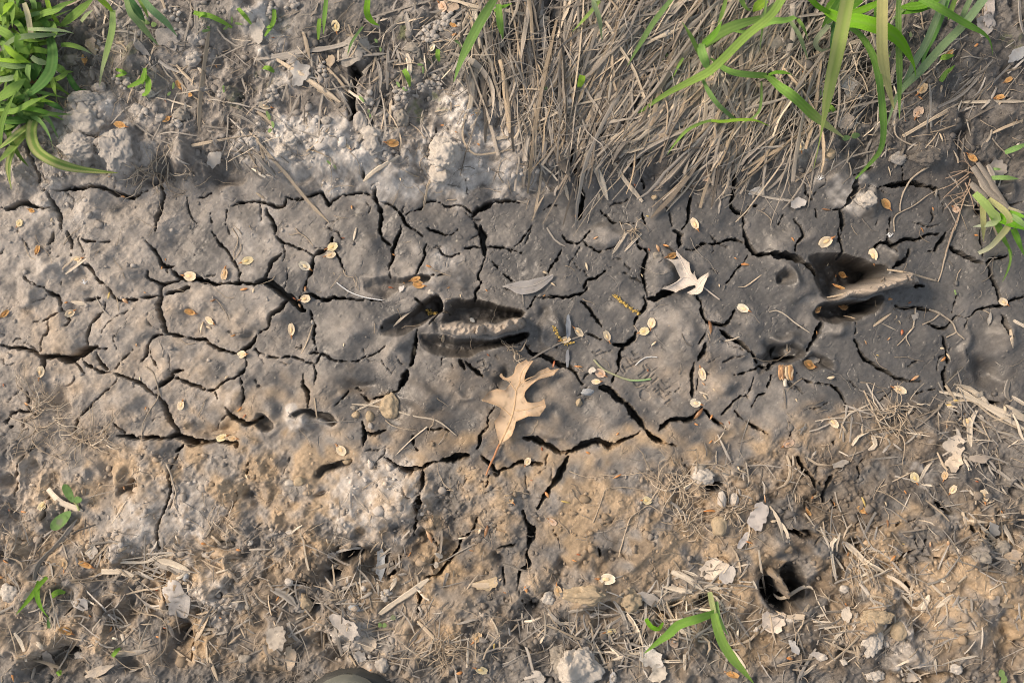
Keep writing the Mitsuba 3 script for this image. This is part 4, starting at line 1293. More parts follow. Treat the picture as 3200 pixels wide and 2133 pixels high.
def lump_mesh(r, rx, ry, rz, rough_, sub=3, seed=0, knobs=0, colr=(.3, .27, .23), facet=0.0):
    m = ICO[sub]
    d = np.array(m.vertices)
    o = r.uniform(0, 50, 3)
    s = 1 + rough_ * 2.0 * (meshkit.fbm(d * 1.3 + o, 2, seed) - .5) + rough_ * 1.1 * (meshkit.fbm(d * 3.1 + o, 3, seed + 3) - .5) + rough_ * .5 * (meshkit.fbm(d * 8 + o, 2, seed + 5) - .5)
    if knobs:
        c = r.standard_normal((knobs, 3)); c /= np.linalg.norm(c, axis=1, keepdims=True)
        near = np.max(d @ c.T, axis=1)
        s *= 0.72 + .38 * np.sqrt(np.clip((near - .72) / .28, 0, 1))
    v = d * s[:, None] * (rx, ry, rz)
    t = meshkit.fbm(d * 5 + o, 3, seed + 8)
    c = np.asarray(colr) * (0.72 + .56 * t)[:, None]
    return v, np.array(m.faces), c


def rest(uv, rz, sink=.35):
    x, y = ground(np.asarray(uv, float))
    return np.array([x, y, float(hs(x, y)) + rz * (1 - 2 * sink)])


PALEMUD, MUD, TANMUD, GREYC, BLUE = (.44, .40, .35), (.25, .225, .19), (.36, .285, .19), (.33, .305, .275), (.27, .285, .30)
CLODS = """
A 600,830 120,95 G grey crusty clod
A 540,1000 110,80 G grey crusty clod
A 790,1030 95,120 G grey crusty clod
A 590,690 90,55 G grey crusty clod
A 500,410 58,38 M small brown clod
A 950,760 52,46 G crumbly grey clod
A 1110,810 34,30 G small grey clod
A 1250,800 50,42 M crumbly grey clod
A 880,570 26,22 G round grey crumb
A 640,310 36,48 T flaky tan clod
A 320,1270 42,26 G small grey clod
A 800,290 60,52 M crumbly grey clod
A 1330,420 50,40 G crumbly grey clod
A 690,610 46,36 G small grey clod
A 1020,650 46,34 G small grey clod
B 1300,1060 92,100 P pale crusty lump
B 1270,1200 60,72 P pale crusty lump
B 800,920 58,46 P pale crumbly lump
B 810,1010 48,60 G grey crumbly lump
B 720,850 42,60 G grey crumbly lump
B 180,1040 52,42 P pale crumb
B 250,1080 28,24 P pale crumb
B 480,840 40,32 G grey crumb
B 640,580 25,20 G round grey crumb
B 950,742 22,20 P round pale crumb
B 1190,680 14,14 G tiny round crumb
B 1080,330 60,34 M brown clod
B 1000,820 50,60 M dark crumbly clod
B 240,960 55,42 P white crusty lump
C 110,380 36,46 G grey crumbly lump
C 395,700 26,28 P pale round crumb
C 590,450 36,32 G grey crumb
C 1070,230 46,36 G grey crumbly lump
C 980,1362 20,18 T tan round crumb
C 460,250 50,46 M brown clod
D 690,1380 60,56 P pale tan hump
D 1090,1080 90,55 D dark round clod
D 40,310 80,60 M smooth brown mud clod
D 900,1090 60,40 G crumbly grey clod
D 420,1060 40,34 T tan clod
F 920,1230 58,78 T tan upright clod
F 785,1300 28,36 T tan pebble
F 690,1290 28,24 T brown crumb
F 1210,440 26,22 P pale crumb
F 380,655 20,22 P pale crumb
F 1085,850 14,30 T tan wedge
F 680,1240 22,16 M brown crumb
F 790,1365 18,22 G grey crumb
G 520,1130 46,24 B blue grey pebble
G 460,1205 22,26 T tan crumb
H 330,912 40,30 P whitish flaky chip
H 1455,1150 30,24 M brown crumb
K 1310,150 72,60 P round pale lump
K 1445,315 30,62 P white oval shell
K 1530,312 36,52 P white oval shell
K 800,980 78,84 T cracked tan clod
K 500,960 120,56 T long tan clod
K 160,1530 62,44 P pale flaky clod
K 250,985 46,40 P whitish crumbly patch
K 1430,490 56,70 T smooth brown lump
K 340,1390 78,110 M brown half of the big clod
K 460,1440 130,120 P big pale ridged clod
K 700,1530 26,34 G grey chip
K 1300,90 40,30 M brown lump
K 1680,1200 22,20 P pale crumb
L 700,1260 66,100 P pale knobbly clod
L 812,1295 24,28 P small pale crumb
L 900,1210 54,64 T smooth tan clod
L 750,1120 96,50 T long tan clod
L 525,925 30,30 P pale chip
L 150,1110 44,28 P pale flaky clod
L 370,1390 40,26 P pale chip
L 1480,700 66,46 M brown clod
L 1600,640 66,60 M brown clod
L 520,1425 22,20 P round pale crumb
L 1290,1470 46,34 P pale crumb
L 740,1520 60,36 P pale crumb
J 225,872 32,26 P pale pebble
J 742,915 18,18 P round pale pebble
J 240,190 40,26 P pale lump
J 300,185 40,30 T brown lump
J 620,30 36,30 T brown lump
J 680,1050 36,26 B blue grey crumb
J 900,945 22,18 T brown crumb
J 880,970 18,16 P pale crumb
J 235,530 30,16 P pale crumb
J 550,1410 12,16 P white chip
J 870,1440 44,50 G grey crumb
J 330,1020 50,60 T tan lump
I 1720,597 26,22 P pale crumb
I 1280,840 26,30 B grey pebble
I 1560,630 60,30 D dark clod
I 1430,688 54,18 P pale flat chip
I 1340,1330 16,16 P pale crumb
I 1710,1050 24,22 M brown crumb
I 1690,1400 40,30 M brown clod
I 560,1380 50,26 P pale crumb
I 60,950 56,60 P pale lump
G 1000,190 30,22 M dark crumbly clod
"""
CC = {'P': PALEMUD, 'M': MUD, 'T': TANMUD, 'G': GREYC, 'D': (.12, .108, .095), 'B': BLUE}
for i, line in enumerate(CLODS.strip().splitlines()):
    c, xy, rr, hue, desc = line.split(' ', 4)
    uv = src(c, xy)[0]
    rx, ry = (float(q) * CROPS[c][2] / PX for q in rr.split(','))
    rz = min(.55 * min(rx, ry) + .0012, .016) if 'flat' not in desc and 'flaky' not in desc else .3 * min(rx, ry)
    big_ = max(rx, ry) > .012
    m = lump_mesh(rng, rx, ry, rz, .55 if 'smooth' not in desc and 'shell' not in desc and 'pebble' not in desc else .28, 4 if big_ else (3 if max(rx, ry) > .006 else 2), i, 0, CC[hue])
    if 'big pale ridged' in desc:      # a ridge runs down its left shoulder
        m[0][:, 2] += .010 * np.exp(-((m[0][:, 0] + .25 * m[0][:, 1] + .012) / .007) ** 2) * (m[0][:, 2] > 0)
    pos = rest(uv, rz, .42)
    k = key_for('pebble' if 'pebble' in desc else 'snail_shell' if 'shell' in desc else 'soil_clod')
    put(k, (m[0] + pos, m[1], m[2]), 'litter_bsdf')
    tell(k, desc, 'pebble' if 'pebble' in desc else 'shell' if 'shell' in desc else 'soil clod', uv, None)
# worm casts: little heaps of rounded pellets
for c, x, y, rx, ry, n, desc in [('B', 1190, 250, 55, 50, 26, 'heap'), ('B', 1280, 170, 70, 50, 26, 'heap'), ('B', 1230, 570, 45, 40, 16, 'heap'), ('B', 1160, 600, 45, 36, 14, 'heap'), ('B', 110, 640, 36, 60, 18, 'heap'), ('B', 110, 110, 40, 50, 16, 'heap'),
                                 ('B', 260, 50, 44, 36, 12, 'heap'), ('B', 1020, 640, 80, 70, 26, 'heap'), ('B', 1320, 110, 40, 30, 10, 'heap'), ('B', 460, 480, 30, 50, 12, 'heap'), ('B', 780, 690, 24, 40, 9, 'heap'), ('B', 900, 1080, 60, 46, 16, 'heap'),
                                 ('A', 1340, 400, 50, 40, 16, 'heap'), ('A', 1230, 830, 50, 40, 14, 'heap'), ('A', 980, 770, 46, 40, 14, 'heap'), ('A', 840, 560, 60, 50, 14, 'heap'), ('J', 900, 950, 50, 50, 18, 'heap'), ('J', 1130, 380, 50, 30, 10, 'heap'), ('A', 1200, 100, 60, 60, 14, 'heap')]:
    ms = []
    for _ in range(n):
        uv = src(c, [(x + rng.normal(0, rx * .5), y + rng.normal(0, ry * .5))])[0]
        r0 = rng.uniform(9, 22) * CROPS[c][2] / PX
        m = lump_mesh(rng, r0, r0 * rng.uniform(.7, 1), r0 * .8, .35, 1, int(rng.integers(1000)), 0, np.array(GREYC) * rng.uniform(.85, 1.25))
        ms.append((m[0] + rest(uv, r0 * .8, rng.uniform(-.25, .3)), m[1], m[2]))
    k = key_for('worm_cast')
    put(k, join(ms), 'litter_bsdf')
    tell(k, 'knobbly heap of grey soil pellets', 'worm cast', src(c, [(x, y)])[0], None)
# crumbs too many to count
crg = np.random.default_rng(14)
ms = []
pv, pf = np.array(ICO[0].vertices), np.array(ICO[0].faces)
cxy = []
while len(cxy) < 4600:
    u, v = crg.uniform(-20, 3220), crg.uniform(-20, 2150)
    x, y = plane((u, v), .02)
    w_ = float(look(rough, x, y)) * (.35 + .65 * float(look(lump, x, y) > 0.1)) + .02 + .12 * float(look(leftdry, x, y))
    if crg.random() < w_:
        cxy.append((x, y))
cxy = np.array(cxy)
cz = hs(cxy[:, 0], cxy[:, 1])
tone = look(col[..., 0], cxy[:, 0], cxy[:, 1])
tcol = np.stack([look(col[..., i], cxy[:, 0], cxy[:, 1]) for i in range(3)], 1)
for (x, y), z, tc in zip(cxy, cz, tcol):
    r0 = (crg.gamma(2.0, .00055) + .0005)
    v = pv * (1 + .3 * crg.standard_normal((len(pv), 1)).clip(-1, 1)) * r0 * (crg.uniform(.7, 1.3), crg.uniform(.7, 1.3), crg.uniform(.5, .9))
    ms.append((v + (x, y, z + r0 * crg.uniform(0, .5)), pf, np.clip(tc * crg.uniform(.9, 1.35), .03, .6)))
put('soil_crumbs', join(ms), 'litter_bsdf')
tag('soil_crumbs', 'fine crumbs of dry soil sprinkled over the banks', 'soil', kind='stuff')

# ---------------------------------------------------------------- winged elm seeds
def seed_variant(r, wing_c, core_c, curl, round_):
    nr, na = 7, 22
    a = np.linspace(0, 2 * math.pi, na, endpoint=False)
    rad = np.linspace(0, 1, nr)[1:]
    # outline: an egg with a small notch at the tip, drawn in to the stalk
    ox = np.cos(a) * (1 + .10 * np.cos(a))
    oy = np.sin(a) * round_ * (1 - .34 * np.clip(-np.cos(a), 0, 1) ** 1.5)
    tip = np.exp(-((np.abs(a - 0)) / .12) ** 2) + np.exp(-((np.abs(a - 2 * math.pi)) / .12) ** 2)
    scale = (1 - .13 * tip) * (1 + .025 * r.standard_normal(na))
    v = [[0, 0, 0]]
    for q in rad:
        for i in range(na):
            v.append([ox[i] * q * scale[i], oy[i] * q * scale[i], 0])
    v = np.array(v)
    rr = np.r_[0, np.repeat(rad, na)]
    aa = np.r_[0, np.tile(a, nr - 1)]
    v[:, 2] = curl * v[:, 1] ** 2 + .35 * curl * v[:, 0] ** 2 + .05 * rr * np.sin(aa * 3 + r.uniform(0, 6)) + .02 * r.standard_normal(len(v)) * rr
    f = [[0, 1 + i, 1 + (i + 1) % na] for i in range(na)]
    for q in range(nr - 2):
        for i in range(na):
            b, c2 = 1 + q * na + i, 1 + q * na + (i + 1) % na
            f += [[b, b + na, c2 + na], [b, c2 + na, c2]]
    f = np.array(f)
    veins = .5 + .5 * np.cos(aa * 9 + r.uniform(0, 6))
    c = np.asarray(wing_c)[None] * (1 - .22 * (1 - rr[:, None]) - .10 * veins[:, None] * (rr[:, None] < .95))
    c = c + (rr[:, None] > .95) * .08
    # a sheet 0.25 mm thick
    v2 = v.copy(); v2[:, 2] -= .05
    wing = (np.vstack([v, v2]), np.vstack([f, f[:, ::-1] + len(v)]), np.vstack([c, c]))
    m = ICO[2]
    d = np.array(m.vertices)
    core = (d * (.42, .22, .10) + (-.06, 0, .04), np.array(m.faces), np.asarray(core_c) * (.8 + .5 * meshkit.fbm(d * 4, 2, 3))[:, None])
    p = np.array([[-.82, 0, .03], [-1.0, .01, .06], [-1.18, .04, .08], [-1.42, .02 + r.normal(0, .1), .06]])
    stalk = tube(p, np.array([.17, .12, .07, .035]), None, 6, (.42, .19, .075), .12, r=r)
    return wing, core, stalk


sr = np.random.default_rng(3)
SEEDV = {}
for nm, wc, cc, cu, ro in [('c', (.78, .66, .48), (.66, .47, .26), .18, .68), ('y', (.76, .66, .42), (.62, .47, .22), .12, .72), ('t', (.62, .47, .30), (.46, .30, .15), .22, .66), ('o', (.60, .36, .15), (.40, .20, .07), .35, .62),
                           ('p', (.66, .50, .38), (.46, .29, .18), .15, .76), ('d', (.34, .21, .10), (.24, .13, .06), .4, .55), ('w', (.84, .76, .60), (.70, .55, .33), .25, .70)]:
    w_, c_, s_ = seed_variant(sr, wc, cc, cu, ro)
    ring = np.concatenate([w_[2]])
    SEEDV[nm] = [mikit.ply((w_[0], w_[1]), 'papery_bsdf', smooth=True, color=np.clip(w_[2], 0, .9)), mikit.ply((c_[0], c_[1]), 'litter_bsdf', smooth=True, color=np.clip(c_[2], 0, .9)), mikit.ply((s_[0], s_[1]), 'litter_bsdf', smooth=True, color=s_[2])]
WORD = {'c': 'cream winged elm seed', 'y': 'yellowish winged elm seed', 't': 'tan winged elm seed', 'o': 'orange brown winged elm seed', 'p': 'pinkish tan winged elm seed', 'd': 'dark brown curled elm seed', 'w': 'whitish winged elm seed'}
SEEDS = """
A o 585,410 580,470 34
A o 1240,590 1265,640 30
A o 1305,650 1270,640 28
A o 1150,820 1190,800 28
A o 835,865 900,885 42
A d 245,565 215,575 30
A o 220,1450 190,1440 26
A y 135,1540 110,1570 30
B c 65,730 130,745 42
B y 550,185 562,250 38
B p 1285,48 1255,5 46
B c 1640,165 1620,225 36
B o 1360,175 1390,190 26
B c 1517,780 1465,818 42
B o 938,987 885,985 40
B c 630,1010 655,1032 26
B w 1212,335 1178,368 28
C c 855,1035 805,1080 38
C p 1340,1205 1352,1145 40
C c 1260,1545 1300,1625 46
D t 215,460 240,510 42
D t 1056,615 1022,662 44
D p 1032,780 997,845 42
D o 1585,678 1525,692 38
D w 225,1003 241,1062 40
D o 812,1408 856,1460 44
D p 1290,1440 1262,1418 28
D o 1240,375 1210,400 34
D o 1650,555 1615,575 30
D o 1402,1085 1352,1048 36
D d 100,170 80,185 28
E o 263,157 258,212 34
E c 530,220 578,206 40
E c 1307,335 1235,327 46
E t 1550,318 1559,262 38
E y 1703,230 1645,252 42
E o 33,595 5,622 36
E c 490,588 530,560 36
E o 1315,582 1365,597 40
E c 1450,642 1505,678 38
E c 280,997 268,1058 40
E c 1672,873 1722,870 38
E c 1250,1220 1272,1170 38
E y 1533,1445 1580,1428 40
E t 1605,1450 1650,1452 34
F y 525,135 455,160 40
F c 512,190 445,212 38
F w 338,265 410,308 46
F c 338,490 288,502 40
F c 246,705 248,782 42
F o 1125,395 1178,405 40
F o 1097,358 1060,370 34
F c 586,1530 550,1490 42
G o 1095,195 1042,212 40
G w 1592,558 1648,582 42
G c 960,660 954,724 40
G y 906,715 858,730 36
G c 457,717 415,680 42
G c 655,748 676,797 42
G c 364,772 330,780 38
G p 610,1003 648,1023 38
G c 582,1060 637,1057 34
G c 1308,1003 1294,955 44
G w 1265,1208 1328,1223 42
H c 397,97 462,58 48
H c 722,195 736,275 46
H o 508,328 544,342 34
H o 474,415 432,388 40
H d 498,548 432,540 38
H d 340,565 370,540 30
H c 1620,513 1666,542 36
H o 278,945 364,972 46
H c 902,1115 845,1094 46
H c 447,1340 405,1293 46
H c 1368,1332 1350,1290 44
H p 135,1485 92,1512 40
I y 295,345 328,308 38
I t 441,748 450,800 40
I o 597,748 668,778 46
I o 458,1205 510,1242 44
J t 1742,305 1775,330 38
J t 1522,1255 1488,1293 40
J y 1550,1475 1490,1448 46
K c 106,43 80,86 32
K p 276,455 250,435 32
K y 925,310 875,308 36
K w 650,852 565,850 54
K t 315,930 305,885 42
K t 1022,1097 978,1070 42
K y 676,1210 630,1217 38
K p 1108,1285 1075,1260 40
K o 1515,1510 1468,1498 42
L c 325,275 286,287 34
L o 272,390 262,355 28
L t 1215,140 1198,188 32
L c 1268,235 1244,282 36
L c 1486,280 1497,335 44
L y 1010,155 1037,210 38
L o 645,375 695,415 34
"""
for line in SEEDS.strip().splitlines():
    c, var, ctr, tip, size_ = line.split(' ')
    uv, tp = src(c, ctr)[0], src(c, tip)[0]
    L = float(size_) * CROPS[c][2] / PX * 1.02
    xy = ground(uv)
    d = plane(tp) - plane(uv)
    a = math.atan2(d[1], d[0]) + math.pi
    e = .006
    zz = [float(hl(xy[0] + e * math.cos(a + q), xy[1] + e * math.sin(a + q))) for q in (0, math.pi / 2, math.pi, 3 * math.pi / 2)]
    tx, ty = np.clip((zz[0] - zz[2]) / (2 * e), -.6, .6), np.clip((zz[1] - zz[3]) / (2 * e), -.6, .6)
    z = float(np.mean(zz)) + .0011
    M = T().translate([float(xy[0]), float(xy[1]), z]).rotate([0, 0, 1], math.degrees(a)).rotate([0, 1, 0], -math.degrees(math.atan(tx)) + rng.normal(0, 9)).rotate([1, 0, 0], math.degrees(math.atan(ty)) + rng.normal(0, 13)).scale([L * rng.uniform(.92, 1.08), L * rng.uniform(.78, 1.1), L * rng.uniform(.8, 1.8)])
    k = key_for('elm_seed')
    for part, sh in zip(('wing', 'core', 'stalk'), SEEDV[var]):
        put(f'{k}__{part}', sh, None, to_world=M)
    tell(k, WORD[var], 'elm seed', uv, 'winged elm seeds fallen on the mud')

# ---------------------------------------------------------------- bud scales and small husks
def husk_mesh(r, c0, c1, fat=.42):
    n, s = 9, 8
    k = np.linspace(0, 1, n)
    p = np.stack([k * 2 - 1, .10 * np.sin(k * 3), .22 * (1 - (2 * k - 1) ** 2)], 1)
    w = fat * np.sin(np.clip(k * 1.05 + .03, 0, 1) * math.pi) ** .7 + .02
    v, f, c = tube(p, w, w * .5, s, (1, 1, 1), .08, r=r)
    mixk = np.repeat(k, s)[:, None]
    return v, f, np.clip(c * (np.asarray(c0) * (1 - mixk) + np.asarray(c1) * mixk), .02, .85)


HUSKV = {k: [mikit.ply(m[:2], 'shiny_bsdf', smooth=True, color=m[2]) for m in [husk_mesh(sr, a_, b_, q) for q in (.30, .45)]] for k, a_, b_ in [('o', (.55, .20, .05), (.62, .36, .16)), ('r', (.33, .085, .035), (.40, .16, .07)), ('c', (.66, .52, .34), (.72, .60, .44)),
                                                                                                                                  ('b', (.22, .10, .045), (.34, .19, .09)), ('y', (.55, .40, .12), (.60, .46, .18)), ('m', (.62, .44, .27), (.45, .20, .08))]}
HWORD = {'o': 'orange bud scale', 'r': 'red brown bud scale', 'c': 'cream papery husk', 'b': 'dark brown curled husk', 'y': 'yellow catkin crumb', 'm': 'cream and brown leaf bud'}
HUSKS = """
A o 850,1358 30 10
A o 755,1215 24 160
A c 355,1515 26 120
A r 1140,700 20 70
A o 1490,460 24 60
A c 730,265 20 170
B o 1290,868 34 10
B o 1380,913 20 30
B o 1535,997 24 40
B m 515,500 26 30
B o 660,1430 28 80
B o 1035,405 24 140
B c 995,1235 26 75
B o 1365,240 36 160
B r 120,262 20 10
B o 420,275 28 140
C r 845,1275 22 80
C o 438,1485 26 110
C b 1110,910 28 100
C o 5,912 22 10
C b 835,1140 20 80
C y 935,1490 20 20
C c 185,130 18 10
D r 155,890 26 20
D r 945,830 22 110
D o 1430,315 34 140
D o 1050,680 34 45
D c 1190,950 60 65
D o 1135,1440 24 80
D o 1715,830 14 20
D b 400,1445 60 10
E m 865,508 48 40
E y 750,470 46 100
E m 940,808 24 95
E o 1115,278 22 100
E o 1140,222 18 90
E o 1003,1245 26 105
E c 965,1040 26 80
E o 995,448 30 20
E b 1465,500 44 160
E o 1680,425 54 170
E o 1650,1250 46 140
E r 1685,1300 36 130
E c 1440,690 40 25
E o 1605,742 34 160
E c 1557,1030 26 140
E o 185,1215 34 30
E r 25,1085 24 80
E o 455,515 24 170
E w 1393,690 80 100
E c 1745,435 30 110
F b 340,425 44 85
F o 1192,268 40 20
F r 265,490 26 40
F r 605,75 28 10
F o 950,188 24 30
F r 930,415 36 10
F o 1020,382 14 60
F o 1325,413 24 150
F c 1408,470 28 80
F o 1588,433 22 45
F c 540,320 18 60
F r 1600,878 24 40
F m 300,540 28 70
F c 605,808 22 100
G b 1360,690 90 85
G b 1280,1280 90 130
G o 1370,1305 40 120
G r 287,940 50 105
G o 458,958 56 5
G m 575,70 36 155
G m 1003,145 50 70
G o 1062,125 44 20
G r 945,153 24 60
G o 1540,213 22 30
G o 1608,257 60 5
G c 232,315 44 25
G c 285,392 40 35
G o 220,468 22 150
G c 515,270 52 75
G c 975,798 42 140
G r 935,984 20 60
G m 1320,1077 30 40
G c 1392,1118 26 45
G c 1330,1170 52 50
G o 1270,1355 28 25
G o 1366,1475 34 140
G r 1495,1345 28 80
G b 1442,1350 36 30
G c 1428,400 22 80
G c 895,332 26 60
G o 724,1420 24 140
G r 205,1525 28 80
G c 1085,675 14 0
G o 525,1550 36 30
H o 170,83 34 55
H o 1060,20 40 60
H m 1008,1035 66 150
H r 920,722 38 100
H m 830,765 28 130
H m 670,792 36 85
H c 1200,832 28 10
H o 1203,905 42 140
H o 838,494 36 5
H r 975,515 26 150
H o 333,725 30 80
H o 1435,55 30 10
H y 1250,1222 40 5
H y 755,880 20 20
H o 465,335 26 100
H c 430,1030 50 170
H o 1230,1370 24 80
H y 1290,1190 36 10
H c 195,1190 30 60
H c 905,655 40 50
H c 1240,890 50 60
H c 410,255 22 120
I o 165,390 40 10
I o 45,730 44 30
I o 8,840 36 10
I r 388,878 30 90
I r 1080,927 28 10
I o 625,1105 24 60
I o 765,1195 40 110
I r 1140,1187 30 10
I o 1090,1250 30 20
I o 1405,610 36 20
I o 1645,652 34 10
I c 1700,145 36 60
I b 855,225 30 60
I o 90,1520 70 80
I o 1520,1118 26 10
I c 850,1365 34 20
I r 65,380 20 60
J m 1195,560 84 65
J b 1585,522 80 105
J c 490,592 40 75
J o 1055,682 40 125
J b 1145,945 36 5
J o 1400,1495 44 170
J r 1260,1355 26 20
J b 1487,655 36 10
J b 1722,945 36 10
J o 148,985 34 125
J o 790,1478 22 150
J y 1640,1310 60 100
J r 1200,430 20 30
J c 1540,520 40 110
K o 1372,388 100 5
K m 1740,300 60 80
K o 722,142 62 155
K o 240,272 44 60
K o 95,925 44 70
K o 1635,600 56 20
K y 370,320 64 15
K o 430,725 34 20
K r 460,682 30 10
K b 715,1095 30 90
K r 135,172 20 20
K o 1120,1205 20 10
K c 1560,90 30 70
L c 810,335 34 70
L y 655,320 70 70
L o 548,680 30 90
L o 858,707 56 140
L m 1115,612 36 95
L m 1237,605 40 90
L b 820,470 50 85
L y 935,610 18 10
L o 455,335 26 80
L o 1610,390 24 60
L r 1440,180 22 10
L o 537,1030 30 60
L o 945,255 30 60
L o 150,1400 50 15
L r 1160,1155 20 60
"""
for line in HUSKS.strip().splitlines():
    c, var, ctr, size_, ang = line.split(' ')
    var = 'c' if var == 'w' else var
    uv = src(c, ctr)[0]
    L = float(size_) * CROPS[c][2] / PX * .55
    xy = ground(uv)
    z = float(hl(*xy)) + .22 * L
    M = T().translate([float(xy[0]), float(xy[1]), z]).rotate([0, 0, 1], -float(ang)).rotate([0, 1, 0], rng.normal(0, 12)).rotate([1, 0, 0], rng.normal(0, 25)).scale([L, L * (.95 if L < .004 else .6), L * .8])
    k = key_for('bud_husk')
    put(k, HUSKV[var][int(rng.random() < .5)], None, to_world=M)
    tell(k, HWORD[var], 'husk', uv, 'bud scales and husks on the mud')
# ---------------------------------------------------------------- fallen leaves and scraps
def leaf_sheet(uv, lift, curl, colr, r, edge=None, spacing=.0022, bend=0.5, seed=0, thick=.00035, smoothz=4.0):
    """A leaf from its traced outline: a thin closed shell that lies on the mud with its rim lifting."""
    uv = np.asarray(uv, float)
    ring = np.vstack([uv, uv[:1]])
    line = sg.LineString(ring)
    n = max(24, int(line.length / (spacing * PX * .8)))
    b = np.array([line.interpolate(s).coords[0] for s in np.linspace(0, line.length, n, endpoint=False)])
    poly = sg.Polygon(b).buffer(0)
    if poly.geom_type != 'Polygon':
        poly = max(poly.geoms, key=lambda g: g.area)
    x0, y0, x1, y1 = poly.bounds
    s = spacing * PX
    g = np.stack(np.meshgrid(np.arange(x0, x1, s), np.arange(y0, y1, s)), -1).reshape(-1, 2) + r.normal(0, s * .12, (1, 2))
    g = g + r.normal(0, s * .12, g.shape)
    g = g[shapely.contains_xy(poly.buffer(-s * .45), g[:, 0], g[:, 1])]
    p = np.vstack([b, g])
    tri = spatial.Delaunay(p).simplices
    cen = p[tri].mean(1)
    tri = tri[shapely.contains_xy(poly, cen[:, 0], cen[:, 1])]
    e0, e1 = p[tri[:, 1]] - p[tri[:, 0]], p[tri[:, 2]] - p[tri[:, 0]]
    flip = e0[:, 0] * e1[:, 1] - e0[:, 1] * e1[:, 0] > 0          # pixel rows run downwards
    tri[flip] = tri[flip][:, ::-1]
    d = shapely.distance(poly.exterior, shapely.points(p)) / PX
    xy = ground(p)
    z0 = hl(xy[:, 0], xy[:, 1])
    A = np.column_stack([np.ones(len(p)), xy, xy[:, 0] ** 2, xy[:, 1] ** 2, xy[:, 0] * xy[:, 1]])
    zf = A @ np.linalg.lstsq(A, z0, rcond=None)[0]
    q = np.column_stack([xy * 55, np.full(len(p), seed * 3.7)])
    rim = np.exp(-d / .0045)
    z = np.maximum(bend * zf + (1 - bend) * z0, z0 - .0004) + lift + curl * rim * (meshkit.fbm(q, 2, seed) - .25) * 1.6 + .0012 * (meshkit.fbm(q * 2.5, 2, seed + 4) - .5)
    top = np.column_stack([plane(p, z), z])
    low = top - (0, 0, thick)
    # rim quads
    from collections import Counter
    ed = Counter()
    for t in tri:
        for i in range(3):
            ed[(t[i], t[(i + 1) % 3])] += 1
    m = len(p)
    side = [(i, j) for (i, j) in ed if (j, i) not in ed]
    sf = [[j, i, i + m] for i, j in side] + [[j, i + m, j + m] for i, j in side]
    f = np.vstack([tri, tri[:, ::-1] + m, np.array(sf)])
    t = meshkit.fbm(q * 1.6, 3, seed + 9)[:, None]
    t2 = meshkit.fbm(q * 6, 2, seed + 2)[:, None]
    c = np.asarray(colr) * (.72 + .42 * t + .20 * t2)
    spot = sstep(.66, .78, meshkit.fbm(q * 9, 2, seed + 31))[:, None]
    c = c * (1 - .45 * spot)
    mudm = sstep(.60, .72, meshkit.fbm(q * 2.2, 3, seed + 17))[:, None] * .6
    c = c * (1 - mudm) + np.array((.27, .245, .22)) * mudm
    if edge is not None:
        c = c * (1 - .6 * np.exp(-d / .002)[:, None]) + np.asarray(edge) * .6 * np.exp(-d / .002)[:, None]
    tree = spatial.cKDTree(p)

    def zat(w):
        dd, ii = tree.query(np.asarray(w, float), k=3)
        ww = 1 / (dd + 1)
        return (z[ii] * ww).sum(-1) / ww.sum(-1)
    return (np.vstack([top, low]), f, np.vstack([c, c * .85])), zat


def vein(uv, w0, w1, zat, colr, lift=.00025):
    q = catmull(uv, int(np.clip(np.linalg.norm(np.diff(uv, axis=0), axis=1).sum() / 9, 5, 40)))
    z = zat(q) + lift
    p = np.column_stack([plane(q, z), z])
    return tube(p, np.linspace(w0, w1, len(p)) / PX / 2, np.linspace(w0, w1, len(p)) / PX / 3, 6, colr, .06)


g0 = np.array([800, 0]) * 0
OAK = 'G'
oak = src('G', '-84,1490 -110,1400 -122,1335 -86,1290 -74,1245 -124,1215 -170,1203 -212,1192 -190,1165 -160,1128 -105,1110 -48,1118 -22,1085 -2,1062 -30,1052 -62,1046 -88,1020 -72,998 -60,1024 -38,1036 -2,1020 14,1002 22,965 40,935 70,925 98,908 108,922 150,914 118,960 92,1008 84,1050 96,1062 132,1038 182,990 238,966 246,958 262,980 300,982 332,968 296,1000 290,1014 242,1030 182,1045 132,1082 92,1128 84,1160 104,1200 134,1206 190,1200 222,1178 228,1212 236,1232 216,1262 198,1284 192,1298 160,1300 112,1298 66,1318 26,1336 20,1372 -2,1432 -28,1455')
rl = np.random.default_rng(31)
mesh, zat = leaf_sheet(oak, .0055, .0095, (.50, .375, .255), rl, edge=(.36, .23, .13), seed=3, bend=.8, spacing=.002)
put('oak_leaf__blade', mesh, 'litter_bsdf')
vc = (.50, .35, .21)
put('oak_leaf__blade__midrib', vein(src('G', '-84,1490 -40,1400 0,1300 22,1200 30,1120 60,1060'), 7, 2.5, zat, vc), 'litter_bsdf')
for pts in ('0,1300 -80,1235 -190,1195', '10,1260 90,1255 220,1215', '30,1130 -20,1060 -66,1036', '36,1105 110,1040 320,972', '50,1070 70,990 130,922'):
    put('oak_leaf__blade__vein', vein(src('G', pts), 3.4, 1.6, zat, vc, .0001), 'litter_bsdf')
p = lay_on(src('F', '1682,1485 1655,1540 1640,1580 1610,1640 1585,1705'), lift=.003, stiff=.8)
put('oak_leaf__stalk', tube(p, np.linspace(7, 5, len(p)) / PX / 2, None, 6, (.42, .20, .10), .06), 'litter_bsdf')
tag('oak_leaf', 'large curled brown oak leaf with pointed lobes lying on the mud in the middle', 'leaf')

